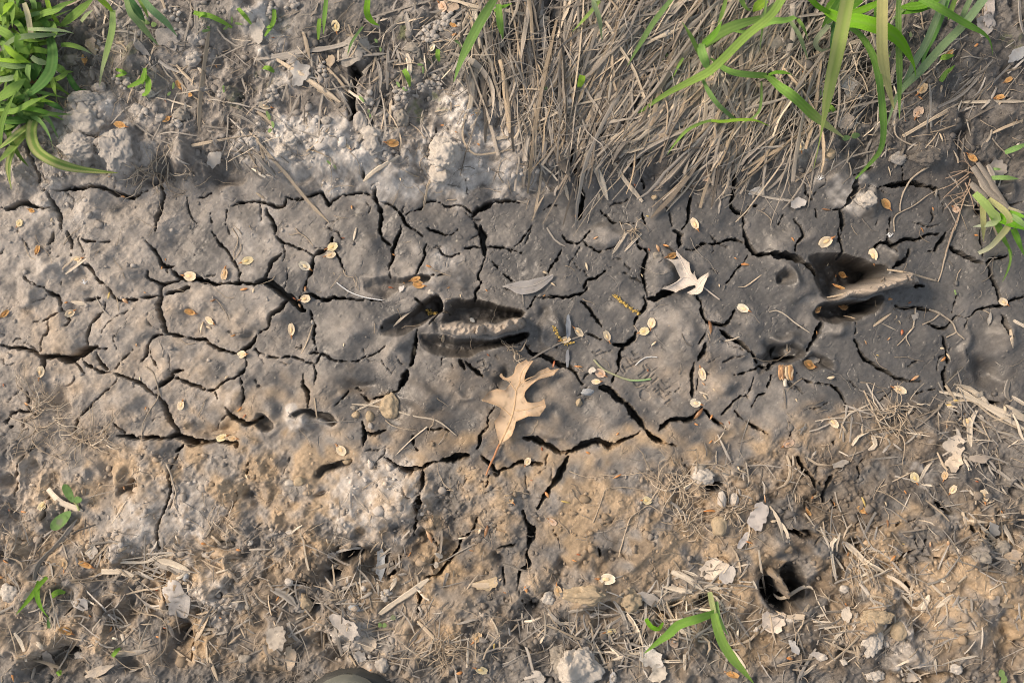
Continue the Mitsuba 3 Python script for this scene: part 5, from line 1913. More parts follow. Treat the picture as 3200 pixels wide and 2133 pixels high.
pale = src('G', '1320,410 1312,438 1282,460 1232,462 1204,447 1238,430 1268,412 1262,396 1222,402 1190,417 1150,432 1130,448 1112,438 1080,430 1028,420 1090,404 1132,374 1160,345 1142,310 1122,262 1098,235 1060,212 1110,222 1152,214 1132,190 1130,152 1148,176 1172,202 1200,226 1222,240 1226,272 1230,302 1250,326 1256,296 1260,322 1276,360 1312,332 1356,308 1350,336 1340,362 1328,384')
mesh, zat = leaf_sheet(pale, .0035, .0050, (.60, .53, .46), rl, edge=(.55, .46, .36), seed=8, bend=.8, spacing=.002)
put('oak_leaf_001__blade', mesh, 'litter_bsdf')
put('oak_leaf_001__blade__midrib', vein(src('G', '1320,410 1265,370 1225,345 1160,345'), 5, 2, zat, (.66, .58, .5)), 'litter_bsdf')
for pts in ('1225,345 1180,260 1132,160', '1180,345 1110,390 1035,420', '1300,400 1260,440 1210,446', '1290,385 1320,350 1352,312'):
    put('oak_leaf_001__blade__vein', vein(src('G', pts), 3, 1.4, zat, (.66, .58, .5), .0002), 'litter_bsdf')
p = lay_on(src('G', '1320,410 1370,450 1430,495'), lift=.002, stiff=.7)
put('oak_leaf_001__stalk', tube(p, 2.4 / PX, None, 6, (.45, .39, .33), .06), 'litter_bsdf')
tag('oak_leaf_001', 'small pale bleached oak leaf with sharp lobes right of centre', 'leaf')

wil = src('M', '1640,250 1720,225 1800,205 1860,185 1960,180 2060,150 2160,135 2220,120 2265,100 2275,125 2260,160 2200,220 2120,285 2050,325 1960,345 1880,355 1800,330 1740,290')
mesh, zat = leaf_sheet(wil, .0025, .003, (.25, .24, .235), rl, edge=(.30, .29, .28), seed=12, bend=.8)
put('narrow_leaf__blade', mesh, 'litter_bsdf')
put('narrow_leaf__blade__midrib', vein(src('M', '1650,255 1850,270 2050,235 2270,110'), 4, 2, zat, (.33, .31, .29)), 'litter_bsdf')
tag('narrow_leaf', 'grey weathered narrow leaf above the left hoof print', 'leaf')


def scrap(r, c, x, y, rx, ry, rot, ragged=.34, n=26):
    a = np.linspace(0, 2 * math.pi, n, endpoint=False)
    rr = 1 + ragged * (1.1 * ndimage.gaussian_filter1d(r.standard_normal(n), 2.0, mode='wrap') + .5 * ndimage.gaussian_filter1d(r.standard_normal(n), .5, mode='wrap'))
    px_, py_ = np.cos(a) * rx * rr, np.sin(a) * ry * rr
    t = math.radians(rot)
    return src(c, np.stack([x + px_ * math.cos(t) - py_ * math.sin(t), y + px_ * math.sin(t) + py_ * math.cos(t)], 1))


SCRAPS = [('B', 690, 340, 120, 80, -30, (.34, .31, .27), 'large grey crumpled leaf scrap'), ('B', 300, 500, 62, 95, 10, (.42, .40, .37), 'pale flat mud coated leaf'), ('B', 515, 420, 34, 36, 0, (.46, .36, .25), 'tan leaf fragment'),
          ('A', 1480, 1090, 52, 78, 10, (.43, .40, .36), 'pale torn leaf scrap'), ('A', 1160, 270, 90, 60, 30, (.27, .25, .23), 'grey muddy leaf scrap'), ('A', 970, 330, 90, 30, 50, (.21, .2, .19), 'dark grey leaf strip'), ('A', 630, 300, 38, 40, 0, (.45, .36, .28), 'tan leaf scrap'),
          ('B', 1340, 30, 55, 60, 10, (.40, .31, .23), 'tan leaf scrap'), ('B', 20, 220, 50, 90, 0, (.40, .37, .33), 'pale grey leaf scrap'),
          ('C', 1285, 510, 66, 58, 20, (.47, .36, .26), 'tan ragged leaf scrap'), ('C', 1290, 620, 44, 40, 0, (.38, .30, .23), 'tan leaf scrap'), ('C', 1430, 350, 90, 46, -10, (.26, .23, .2), 'grey brown leaf scrap'), ('C', 1690, 440, 60, 80, 20, (.33, .29, .25), 'grey brown leaf scrap'),
          ('C', 1180, 730, 45, 100, 15, (.27, .23, .2), 'brown leaf scrap'), ('C', 960, 910, 50, 80, 20, (.33, .30, .27), 'grey leaf scrap'), ('C', 1080, 900, 40, 60, 30, (.42, .36, .29), 'tan leaf scrap'), ('C', 700, 120, 100, 44, 10, (.23, .17, .13), 'dark brown leaf'), ('C', 170, 430, 50, 66, 0, (.27, .25, .23), 'grey leaf scrap'), ('C', 330, 460, 60, 50, 30, (.42, .37, .31), 'pale shredded leaf scrap'), ('C', 1690, 1320, 50, 28, -15, (.42, .41, .39), 'pale grey flake'),
          ('D', 560, 580, 60, 110, -30, (.29, .29, .285), 'grey torn leaf strip'), ('D', 520, 830, 60, 70, 10, (.31, .27, .23), 'crumpled brown leaf'), ('D', 30, 290, 100, 60, 0, (.32, .29, .26), 'brown muddy leaf'), ('D', 1520, 60, 36, 140, 5, (.42, .38, .35), 'long pale forked leaf'), ('D', 1500, 170, 60, 80, 0, (.32, .3, .28), 'grey mottled leaf'), ('D', 210, 1395, 52, 36, -10, (.42, .4, .38), 'pale crinkled leaf flake'), ('D', 900, 1085, 60, 34, -30, (.35, .3, .25), 'tan leaf scrap'), ('D', 1590, 1160, 70, 60, 20, (.36, .32, .28), 'grey crumpled leaf'), ('D', 1720, 380, 60, 36, -30, (.28, .29, .3), 'slate grey leaf scrap'),
          ('F', 1003, 417, 26, 16, -50, (.45, .43, .41), 'small pale flake'), ('F', 1490, 637, 16, 14, 0, (.45, .46, .46), 'tiny white flake'),
          ('G', 385, 690, 17, 70, 2, (.20, .22, .25), 'slate blue leaf strip'), ('G', 383, 900, 14, 60, 0, (.19, .2, .22), 'slate blue leaf strip'), ('G', 552, 985, 30, 18, -30, (.55, .5, .43), 'cream papery flake'),
          ('H', 1527, 620, 16, 45, 5, (.3, .28, .25), 'thin grey curled strip'), ('H', 1290, 1500, 70, 60, 20, (.52, .45, .37), 'pale crumpled leaf'), ('H', 1016, 610, 22, 30, 0, (.35, .32, .28), 'small grey leaf shred'),
          ('I', 1200, 1000, 75, 130, -14, (.42, .39, .36), 'pale flat slab of leaf'), ('I', 560, 1030, 60, 40, 30, (.38, .36, .34), 'pale leaf scrap'), ('I', 330, 1400, 30, 66, -30, (.40, .35, .3), 'pale bark strip'), ('I', 630, 660, 40, 44, 20, (.43, .39, .34), 'pale leaf scrap'), ('I', 690, 1480, 110, 32, -20, (.37, .32, .26), 'long tan leaf scrap'), ('I', 210, 960, 60, 28, -50, (.45, .38, .3), 'pale leaf scrap'),
          ('J', 858, 745, 36, 100, 8, (.27, .29, .31), 'blue grey bark flake'), ('J', 630, 630, 75, 24, -18, (.47, .38, .29), 'curled pale bark lip'), ('J', 518, 685, 26, 18, 0, (.48, .44, .4), 'small pale chip'), ('J', 640, 1190, 60, 120, -50, (.43, .39, .35), 'long pale muddy leaf'), ('J', 140, 1270, 70, 90, 20, (.37, .33, .28), 'pale mottled leaf scrap'), ('J', 720, 1390, 34, 40, 0, (.36, .35, .34), 'grey leaf scrap'), ('J', 1260, 690, 26, 16, 30, (.5, .44, .36), 'pale flake'), ('J', 1240, 755, 20, 22, 0, (.5, .44, .36), 'pale flake'), ('J', 1600, 880, 80, 40, -5, (.43, .34, .22), 'tan leaf fragment'), ('J', 780, 1290, 50, 40, 0, (.42, .36, .29), 'pale leaf scrap'), ('J', 240, 1390, 36, 90, 5, (.42, .34, .25), 'tan leaf strip'),
          ('K', 1385, 780, 92, 60, -32, (.56, .48, .39), 'large pale dry leaf'), ('K', 1490, 820, 50, 62, 20, (.42, .39, .36), 'grey curled leaf'), ('K', 1700, 420, 66, 86, 8, (.46, .42, .39), 'round pale mealy leaf'), ('K', 1600, 590, 26, 70, 32, (.44, .41, .39), 'folded pale leaf'), ('K', 950, 1390, 66, 120, -14, (.46, .44, .41), 'pale flat leaf slab'), ('K', 1000, 1010, 120, 44, 30, (.36, .33, .3), 'grey leaf scrap'), ('K', 1010, 1500, 60, 60, 0, (.50, .45, .38), 'pale leaf end'), ('K', 690, 1530, 18, 34, 10, (.42, .41, .4), 'grey leaf flake'), ('K', 1380, 910, 60, 20, 10, (.5, .43, .34), 'pale curled leaf scrap'),
          ('L', 50, 1130, 80, 95, -25, (.52, .45, .38), 'large crumpled pale leaf'), ('L', 190, 1110, 60, 28, 0, (.46, .38, .29), 'pale leaf scrap'), ('L', 1700, 690, 56, 48, 10, (.46, .35, .24), 'tan toothed leaf scrap'), ('L', 1285, 45, 55, 62, 10, (.50, .42, .33), 'pale curled leaf scrap'), ('L', 180, 1320, 34, 56, -25, (.36, .35, .34), 'grey shrivelled leaf'), ('L', 350, 1380, 60, 28, 10, (.46, .42, .38), 'pale leaf scrap'), ('L', 540, 1090, 30, 50, 0, (.45, .4, .34), 'pale leaf curl'), ('L', 1250, 900, 56, 36, -20, (.35, .27, .19), 'brown leaf curl'), ('L', 1560, 510, 40, 46, 0, (.34, .33, .31), 'grey leaf flake'), ('L', 1000, 1530, 60, 34, 0, (.5, .44, .37), 'pale leaf scrap'), ('L', 1570, 1000, 34, 44, 0, (.38, .32, .26), 'tan leaf scrap'), ('L', 1460, 20, 70, 30, 0, (.46, .38, .30), 'tan leaf scrap'), ('L', 500, 60, 60, 24, -20, (.38, .34, .29), 'grey leaf curl')]
for i, (c, x, y, rx, ry, rot, colr, desc) in enumerate(SCRAPS):
    uv = scrap(rl, c, x, y, rx, ry, rot)
    mesh, zat = leaf_sheet(uv, .0008, .0045, np.asarray(colr) * .92, rl, seed=20 + i, bend=.45, spacing=.0024)
    k = key_for('leaf_scrap')
    put(k, mesh, 'litter_bsdf')
    tell(k, desc, 'leaf scrap', uv.mean(0))

# bark chip: a frayed orange brown splinter
ms = []
for j in range(20):
    u0 = 80 + rl.uniform(0, 88)
    t0, t1 = 942 + abs(rl.normal(0, 12)), 1052 - abs(rl.normal(0, 14))
    pts = src('H', [(u0, t0), (u0 + rl.normal(1, 2), 1000), (u0 + 4 + rl.normal(0, 4), t1)])
    p = lay_on(pts, lift=.0010 + rl.uniform(0, .0022), n=9, stiff=.9)
    ms.append(tube(p, strand_w(9, .0012 + .0005 * rl.random(), .6, .5, .15, r=rl), .0005, 6, np.array([(.46, .28, .13), (.30, .17, .09), (.52, .40, .26), (.40, .26, .15)][j % 4]) * rl.uniform(.8, 1.1), .25, r=rl))
k = put('bark_chip', join(ms), 'litter_bsdf', smooth=False)
tag(k, 'frayed orange brown bark chip on a crack below the right hoof print', 'bark')
p = lay_on(src('H', '120,1040 118,1070 122,1092'), lift=.002, n=5)
put('bark_chip__fibre', tube(p, .0018, .0012, 6, (.55, .5, .42), .2), 'litter_bsdf')

# catkins: strings of golden anther crumbs
for desc, c, pts, num in [('golden catkin fragment lying diagonally between the oak leaves', 'G', '695,465 740,500 780,535 840,570 876,588', 60), ('golden catkin curled around a seed above the brown oak leaf', 'G', '288,682 310,730 335,770 370,800 420,790', 52), ('short golden catkin fragment in the left hoof print', 'F', '1180,570 1205,588 1245,598', 30)]:
    q = catmull(src(c, pts), num)
    xy = ground(q)
    stem = lay_on(src(c, pts), lift=.001)
    k = key_for('catkin')
    put(f'{k}__stem', tube(stem, .0005, None, 5, (.40, .28, .10), .1), 'litter_bsdf')
    ms = []
    for (x, y) in xy:
        r0 = rl.uniform(.0005, .0010)
        v = np.array(ICO[1].vertices) * (1 + .25 * rl.standard_normal((42, 1)).clip(-1, 1)) * r0
        ms.append((v + (x + rl.normal(0, .0009), y + rl.normal(0, .0009), float(hl(x, y)) + rl.uniform(.0006, .0018)), np.array(ICO[1].faces), np.array((.62, .43, .12)) * rl.uniform(.6, 1.15)))
    put(f'{k}__anthers', join(ms), 'litter_bsdf')
    tag(k, desc, 'catkin')

# single pale hairs and a frayed thread
for desc, c, pts, w, colr in [('long white hair curving over the mud beside the left hoof print', 'F', '556,378 640,440 750,480 872,500', 3.4, (.75, .75, .74)), ('short white hair beside the zigzag tread mark', 'G', '850,947 905,900 960,888 1000,892', 3.2, (.7, .7, .68)),
                              ('thin tan and green grass thread beside the zigzag tread mark', 'G', '565,908 620,970 700,1010 800,1048 880,1052 956,1042', 6.5, (.36, .36, .22))]:
    p = lay_on(src(c, pts), lift=.0012, stiff=.5)
    fade = (sstep(.55, .75, np.linspace(0, 1, len(p))), (.30, .45, .20)) if 'green' in desc else None
    k = key_for('grass_thread' if 'green' in desc else 'hair')
    put(k, tube(p, w / PX / 2, None, 5, colr, .05, fade=fade), 'litter_bsdf')
    tag(k, desc, 'grass' if 'green' in desc else 'hair')
for desc, c, x, y in [('white downy feather tuft above the right hoof print', 'H', 838, 68), ('pale blue feather wisp on the left mud plates', 'E', 585, 390), ('tiny white down tuft at the right bank edge', 'D', 358, 1240)]:
    ms = []
    for _ in range(9):
        q = src(c, [(x, y)])[0]
        ms.append(root_hair(rl, q[0], q[1], rl.uniform(.6, 2.4), 16, 1.8, (.7, .72, .74), .2, .001, .001))
    k = key_for('feather')
    put(k, join(ms), 'litter_bsdf')
    tag(k, desc, 'feather')

# ---------------------------------------------------------------- living grass and sprouts
GR, BRIGHT, BLUE_G, YEL, PALEG, OLD = (.22, .36, .09), (.29, .48, .06), (.18, .31, .15), (.58, .60, .25), (.42, .52, .27), (.52, .48, .33)


def blade(uv, width, hts, colr, stripe=None, base=.78, tipw=.05, roll=0.0, r=rl, vee=.16, tipcol=None, n=None, blunt=False):
    """A grass blade: traced on the photograph, lifted to the given heights (mm) above the soil at equal steps from base to tip."""
    uv = np.asarray(uv, float)
    L = np.linalg.norm(np.diff(uv, axis=0), axis=1).sum()
    n = n or int(np.clip(L / 14, 8, 34))
    q = catmull(uv, n)
    k = np.linspace(0, 1, n)
    h = np.interp(k, np.linspace(0, 1, len(hts)), hts) * 1e-3
    h = ndimage.gaussian_filter1d(h, n / 14, mode='nearest')
    z = np.full(n, .03)
    for _ in range(4):
        xy = plane(q, z)
        z = ndimage.gaussian_filter1d(hl(xy[:, 0], xy[:, 1]), 1.5) + h + .0006
    p = np.column_stack([plane(q, z), z])
    prof = np.minimum(1, base + (1 - base) * k / .22) * (1 if blunt else np.clip((1 - k) / .42, 0, 1) ** .85 * (1 - tipw) + tipw)
    w = 1.12 * width / PX / 2 * (1 - z / CAM_H) * prof
    t = np.gradient(p, axis=0); t /= np.linalg.norm(t, axis=1, keepdims=True) + 1e-12
    b = np.cross(t, [0, 0, 1.0]); b /= np.linalg.norm(b, axis=1, keepdims=True) + 1e-9
    up = np.cross(b, t)
    ro = (np.asarray(roll) if np.ndim(roll) else np.linspace(r.normal(0, .2), r.normal(0, .45), n) + roll)
    ro = np.interp(k, np.linspace(0, 1, len(ro)), ro)[:, None]
    b, up = b * np.cos(ro) + up * np.sin(ro), up * np.cos(ro) - b * np.sin(ro)
    s = np.array([-1, -.66, -.33, 0, .33, .66, 1.0])
    v = p[:, None] + s[None, :, None] * (b * w[:, None])[:, None] + (vee * (np.abs(s) ** 1.3)[None, :, None]) * (up * w[:, None])[:, None]
    i, j = np.meshgrid(np.arange(n - 1), np.arange(6), indexing='ij')
    a = i * 7 + j
    qd = np.stack([a, a + 1, a + 8, a + 7], -1).reshape(-1, 4)
    f = np.vstack([qd[:, [0, 1, 2]], qd[:, [0, 2, 3]]])
    c = np.broadcast_to(np.asarray(colr, float), (n, 7, 3)).copy()
    c *= (1 + .10 * np.cos(s * 9 + r.uniform(0, 6)))[None, :, None]
    c *= (1 + .18 * ndimage.gaussian_filter1d(r.standard_normal(n), 2.0))[:, None, None]
    c[:, 3] = c[:, 3] * .85 + np.array((.30, .38, .16)) * .15
    if stripe is not None:
        c[:, 4:6] = np.asarray(stripe) * (.85 + .15 * r.random()); c[:, 1] = c[:, 1] * .4 + np.asarray(stripe) * .6
    if tipcol is not None:
        m = sstep(.45, .98, k)[:, None, None]
        c = c * (1 - m) + np.asarray(tipcol) * m
    return v.reshape(-1, 3), f, np.clip(c, .02, .85).reshape(-1, 3)


def tuft(key, label, blades, cat='grass tuft'):
    for c, pts, w, hts, colr, kw in blades:
        put(f'{key}__blade', blade(src(c, pts), w * CROPS[c][2], hts, colr, **kw), 'grass_bsdf')
    tag(key, label, cat)


grg = np.random.default_rng(55)
FILL = []
for _ in range(64):          # the body of the corner tuft: long blades fanning out and down from beyond the corner
    bx, by = grg.uniform(-90, 190), grg.uniform(-60, 980)
    a = math.radians(grg.normal(20, 45))
    L = grg.uniform(330, 640) * (1.0 if bx < 60 else .7)
    bend = grg.normal(.25, .35)
    pts = [(bx, by), (bx + L * .35 * math.cos(a), by + L * .35 * math.sin(a)), (bx + L * .7 * math.cos(a + bend), by + L * .7 * math.sin(a + bend)), (bx + L * math.cos(a + bend * 1.6), by + L * math.sin(a + bend * 1.6))]
    FILL.append(('Z', ' '.join(f'{x:.0f},{y:.0f}' for x, y in pts), grg.uniform(24, 48), [6, grg.uniform(14, 34), grg.uniform(10, 30), 4], tuple(np.array((.17, .29, .07)) * grg.uniform(.6, 1.35) * (1, 1, grg.uniform(.7, 1.6))), dict(r=grg, base=.7)))
UP, LOW, MID = [25, 55, 45, 12], [6, 14, 10, 2], [14, 32, 26, 6]
tuft('grass_tuft', 'dense bright green grass tuft spilling in from the upper left corner', FILL + [
    ('Z', '330,920 268,1000 255,1110 300,1230 430,1320 600,1375 800,1402 965,1413', 78, [10, 30, 34, 22, 5], (.20, .33, .08), dict(stripe=YEL, roll=.1)),
    ('Z', '275,995 160,1080 60,1160 -30,1230', 46, [10, 26, 34, 30], GR, dict(stripe=YEL)),
    ('Z', '245,1045 120,1190 -30,1340', 56, [8, 22, 30], GR, dict(stripe=(.36, .46, .15))),
    ('Z', '122,1185 72,1320 72,1440 96,1552', 42, [20, 24, 14, 3], (.18, .3, .07), dict(stripe=YEL)),
    ('Z', '408,305 432,420 420,560 360,660 250,760 140,835', 86, [12, 40, 44, 30, 16], (.10, .21, .065), dict(base=.7)),
    ('Z', '490,215 600,130 700,45 770,-20', 62, [10, 24, 34, 40], GR, dict(base=.3)),
    ('Z', '385,-10 410,80 450,150 482,205', 52, [40, 32, 18, 8], BRIGHT, dict(tipw=.3)),
    ('Z', '285,165 350,115 450,85 520,40 620,5', 56, [20, 34, 34, 26], GR, {}),
    ('Z', '20,400 100,330 200,300 350,290 532,277', 44, [30, 48, 44, 24], (.24, .33, .17), {}),
    ('Z', '498,368 580,368 680,400 752,443', 36, [16, 22, 18, 6], GR, dict(tipcol=PALEG)),
    ('Z', '258,462 310,500 420,523', 44, [36, 34, 24], PALEG, {}),
    ('Z', '-10,490 120,500 248,508', 30, [26, 34, 30], BRIGHT, {}),
    ('Z', '-10,520 110,540 252,545', 44, [24, 32, 28], (.22, .33, .14), {}),
    ('Z', '30,372 110,440 190,490 250,512', 52, [34, 42, 38, 26], BRIGHT, dict(base=.3)),
    ('Z', '155,285 160,380 210,420 250,446', 66, [44, 46, 40, 30], (.19, .34, .07), {}),
    ('Z', '-10,240 60,280 124,312', 66, [30, 40, 36], GR, {}),
    ('Z', '92,-10 100,100 100,225', 62, [30, 44, 30], GR, {}),
    ('Z', '148,-10 160,60 180,110', 56, [20, 34, 28], (.12, .24, .06), {}),
    ('Z', '198,25 230,130 250,250 262,315', 44, [40, 40, 34, 24], OLD, dict(blunt=True)),
    ('Z', '415,190 440,260 440,312', 66, [22, 34, 26], (.18, .3, .09), {}),
    ('Z', '420,630 450,740 472,852', 40, [22, 24, 8], GR, dict(tipcol=BRIGHT)),
    ('Z', '428,662 510,622 545,590 602,588', 36, [20, 26, 22, 12], GR, {}),
    ('Z', '560,610 600,690 650,740 705,728', 44, [14, 14, 10, 6], (.07, .17, .05), {}),
    ('Z', '438,535 500,570 548,602', 54, [24, 24, 16], GR, {}),
    ('Z', '250,822 350,820 450,838', 26, [30, 30, 16], BRIGHT, {}),
    ('Z', '148,880 300,898 430,940 522,982', 34, [26, 34, 26, 6], (.18, .36, .06), {}),
    ('Z', '370,828 450,860 524,905', 40, [14, 14, 6], (.07, .17, .05), {}),
    ('Z', '-20,812 100,730 210,640', 74, [22, 38, 34], GR, {}),
    ('Z', '-5,1180 20,1000 80,850 135,735', 48, [20, 38, 44, 34], (.19, .32, .08), {}),
    ('Z', '-10,980 130,985 262,985', 56, [20, 26, 16], (.09, .19, .05), {}),
    ('Z', '-10,908 120,910 250,842 445,758', 50, [24, 36, 34, 22], GR, {}),
    ('Z', '238,530 228,600 238,650 230,712', 52, [36, 36, 28, 16], (.18, .3, .10), {}),
    ('Z', '262,650 310,540 345,470', 66, [18, 26, 24], (.09, .2, .055), {}),
    ('Z', '98,725 130,640 142,550', 44, [26, 34, 30], GR, {}),
    ('Z', '-10,130 60,60 115,15', 62, [24, 40, 40], BRIGHT, {}),
    ('Z', '0,20 30,130 20,230', 50, [30, 34, 24], GR, {}),
    ('Z', '228,240 350,242 500,250 604,274', 28, [40, 44, 36, 20], PALEG, {}),
    ('Z', '-10,1052 120,1028', 40, [22, 24], GR, {}),
    ('Z', '-10,655 90,640 160,600', 44, [26, 32, 30], (.28, .38, .2), {}),
    ('Z', '300,120 380,200 395,300', 50, [22, 30, 22], (.10, .21, .05), {}),
    ('Z', '60,480 180,580 260,640', 56, [12, 18, 16], (.08, .17, .05), {}),
    ('Z', '20,600 150,700 260,700', 56, [12, 18, 14], (.08, .17, .05), {}),
    ('Z', '250,330 330,430 390,560', 60, [14, 22, 18], (.10, .2, .05), {}),
    ('Z', '10,300 120,400 230,520', 56, [12, 18, 14], (.08, .17, .05), {}),
    ('Z', '60,860 200,790 330,740', 48, [14, 22, 18], (.09, .19, .05), {}),
    ('Z', '40,1090 150,1000 230,930', 44, [12, 20, 16], (.08, .17, .05), {}),
    ('Z', '20,60 140,170 230,230', 50, [12, 20, 18], (.08, .17, .05), {}),
    ('Z', '320,20 300,110 250,180', 46, [16, 22, 16], (.1, .2, .05), {}),
    ('Z', '100,560 200,460 260,330', 50, [16, 26, 26], (.14, .27, .06), {}),
    ('Z', '200,900 330,960 420,1010', 40, [8, 10, 4], OLD, {}),
])
tuft('grass_tuft_001', 'few blue green grass blades hanging in at the top left of centre', [
    ('A', '868,-10 900,90 950,150 1050,270 1092,312', 40, [30, 30, 24, 12, 3], (.22, .32, .14), dict(blunt=False)),
    ('A', '985,-10 1040,60 1150,160 1222,252', 44, [34, 34, 24, 6], BLUE_G, {}),
    ('A', '875,-10 935,70 1000,150', 60, [24, 24, 10], (.09, .2, .08), {}),
    ('A', '955,-10 1000,70 1022,130', 22, [20, 20, 8], GR, {}),
    ('A', '680,-10 730,30 775,82', 34, [30, 24, 14], BRIGHT, dict(tipw=.4)),
    ('A', '778,75 775,200 745,330 705,480 685,600', 44, [14, 24, 22, 16, 4], (.26, .38, .14), dict(tipcol=(.36, .42, .26))),
    ('A', '560,150 600,100 640,70', 26, [6, 8, 5], PALEG, {}),
])
tuft('grass_tuft_002', 'tall arching green grass leaning in over the straw at the top right', [
    ('T', '1352,-20 1200,200 900,450 500,840 280,970 0,1110 -180,1220 -330,1330 -420,1382', 92, [70, 80, 70, 40, 20, 10, 3], (.27, .42, .10), dict(base=1.0, tipw=.22)),
    ('T', '365,535 360,620 400,740 450,850 515,938', 100, [18, 34, 32, 22, 8], (.24, .42, .12), dict(base=.6)),
    ('T', '370,725 310,610 220,430 122,268', 56, [14, 26, 32, 30], GR, {}),
    ('T', '378,550 480,470 560,360 612,258', 64, [20, 30, 40, 46], (.17, .36, .05), {}),
    ('T', '395,545 600,400 800,310 1000,250 1100,215', 122, [14, 26, 30, 24, 16], (.17, .29, .08), dict(tipw=.45)),
    ('T', '1080,225 1180,110 1260,20', 46, [18, 20, 22], (.2, .27, .13), {}),
    ('T', '470,710 620,830 800,900 1160,928', 70, [14, 26, 30, 26], (.2, .37, .09), dict(tipw=.9, base=.3)),
    ('T', '1165,925 1300,1050 1500,1200 1680,1370 1830,1490 1960,1580 2110,1690', 122, [26, 50, 46, 34, 24, 16, 5], (.22, .40, .085), dict(tipcol=(.42, .45, .2))),
    ('T', '1180,922 1260,890 1380,890 1475,918', 42, [28, 40, 44, 38], (.15, .33, .04), {}),
    ('T', '1512,210 1400,250 1230,260 1100,310 950,390 735,378', 72, [24, 40, 38, 28, 14, 6], (.24, .43, .10), dict(tipw=.3)),
    ('T', '1158,-10 1130,200 1100,400 1075,645', 30, [40, 36, 26, 10], (.24, .38, .12), {}),
    ('T', '378,975 450,1120 570,1290 750,1440 845,1532', 50, [18, 20, 16, 10, 4], (.2, .34, .11), dict(base=.2)),
    ('T', '1095,1000 1090,1250 1040,1400 848,1522', 30, [22, 22, 14, 6], (.2, .33, .1), {}),
    ('T', '480,1478 620,1490 800,1470 1020,1475 1210,1552', 36, [6, 14, 16, 14, 6], BRIGHT, {}),
    ('T', '478,1475 350,1512 180,1600 20,1780 -60,1900', 34, [6, 14, 16, 12, 4], (.26, .42, .1), {}),
    ('T', '838,-10 900,90 978,142', 66, [30, 26, 14], GR, {}),
    ('T', '1155,-10 1050,80 992,146', 104, [34, 30, 14], BRIGHT, {}),
    ('T', '662,-10 620,150 558,312', 46, [30, 26, 8], GR, {}),
    ('T', '1450,268 1550,420 1620,600 1670,742', 54, [20, 26, 20, 6], (.25, .33, .17), {}),
    ('T', '1540,235 1620,360 1672,505', 50, [16, 20, 8], GR, {}),
    ('T', '1960,230 1900,330 1780,470 1760,560 1830,620 1950,585', 60, [12, 20, 20, 14, 10, 8], (.28, .33, .22), {}),
    ('T', '2010,300 1960,500 1960,740', 56, [12, 18, 6], (.12, .25, .09), {}),
    ('C', '598,-10 560,10 600,130 622,292', 34, [26, 26, 20, 4], (.28, .36, .2), {}),
    ('C', '605,5 520,110 415,222', 24, [20, 18, 4], (.24, .36, .1), {}),
    ('C', '1105,-10 980,150 880,310 795,455', 34, [40, 34, 20, 4], (.17, .28, .10), {}),
    ('C', '485,520 476,560 462,606', 44, [16, 18, 6], BRIGHT, dict(tipw=.5, base=.8)),
    ('C', '1310,540 1370,660 1440,740 1560,860', 26, [16, 16, 14, 6], (.2, .33, .12), {}),
    ('C', '1180,400 1110,520 1090,590', 18, [6, 8, 3], GR, {}),
])
tuft('grass_tuft_003', 'long yellow green grass blades hanging in from the top edge near the right', [
    ('D', '548,-20 490,280 420,600 385,800 350,980 313,1164', 92, [110, 105, 85, 60, 36, 8], (.36, .47, .13), dict(base=1.0, tipw=.12, roll=[.2, .1, .3, .9, 1.0], stripe=(.48, .54, .2))),
    ('D', '405,80 520,140 620,150 760,190 870,250 940,330 1000,440 1018,530', 100, [40, 60, 74, 74, 66, 50, 26], (.17, .38, .03), dict(base=.5, roll=[0, .1, .1, .2, .5])),
    ('D', '525,175 620,230 700,340 750,480 780,680 795,900 770,1040 690,1140 603,1232', 48, [30, 50, 56, 50, 44, 38, 26, 16, 4], (.16, .31, .07), dict(tipw=.2)),
    ('D', '788,-20 785,200 790,380 820,560 868,750', 66, [90, 84, 70, 44, 10], (.52, .50, .22), dict(base=1.0, tipw=.1)),
    ('D', '900,-20 898,200 905,500 906,822', 40, [50, 50, 36, 6], (.19, .33, .09), dict(base=.8)),
    ('D', '1490,-10 1350,170 1200,320 1050,490 900,650 820,862', 50, [40, 44, 38, 30, 18, 3], (.20, .30, .16), dict(base=1.0)),
    ('D', '1212,-10 1150,150 1080,310 1000,450 868,722', 46, [36, 38, 32, 24, 4], (.21, .31, .17), {}),
    ('D', '1240,-10 1160,200 1090,350 1050,485', 40, [34, 34, 24, 6], (.17, .36, .10), {}),
    ('D', '1050,-10 1200,70 1350,160 1480,230 1530,290 1550,384', 54, [56, 60, 56, 46, 34, 20], (.16, .33, .06), dict(base=.8)),
    ('D', '545,105 650,70 760,20 820,-10', 44, [46, 52, 54, 54], (.15, .33, .03), {}),
    ('D', '918,50 1050,38 1190,5', 50, [30, 40, 44], (.12, .28, .03), dict(base=.3)),
    ('D', '920,90 1050,72 1135,52', 26, [26, 34, 36], (.1, .25, .03), {}),
    ('D', '280,-20 350,50 432,92', 34, [60, 56, 44], (.13, .30, .025), dict(base=1, tipw=.7)),
    ('D', '500,0 470,60 420,130 370,190', 60, [30, 34, 24, 10], (.09, .2, .04), {}),
    ('D', '440,150 450,260 435,420', 40, [12, 16, 6], (.13, .24, .09), {}),
    ('D', '1290,-10 1240,140', 30, [24, 10], GR, {}),
    ('D', '1395,-10 1350,90 1320,180', 34, [24, 24, 8], (.2, .3, .15), {}),
    ('D', '480,-10 440,40 380,90', 60, [24, 30, 20], (.1, .22, .03), {}),
    ('D', '640,-10 560,50 520,110', 60, [24, 30, 20], (.1, .24, .03), {}),
    ('D', '760,-10 752,90 756,200', 40, [30, 30, 14], (.12, .26, .05), {}),
    ('D', '1010,-10 930,70 840,150', 18, [30, 30, 24], (.24, .36, .13), {}),
])
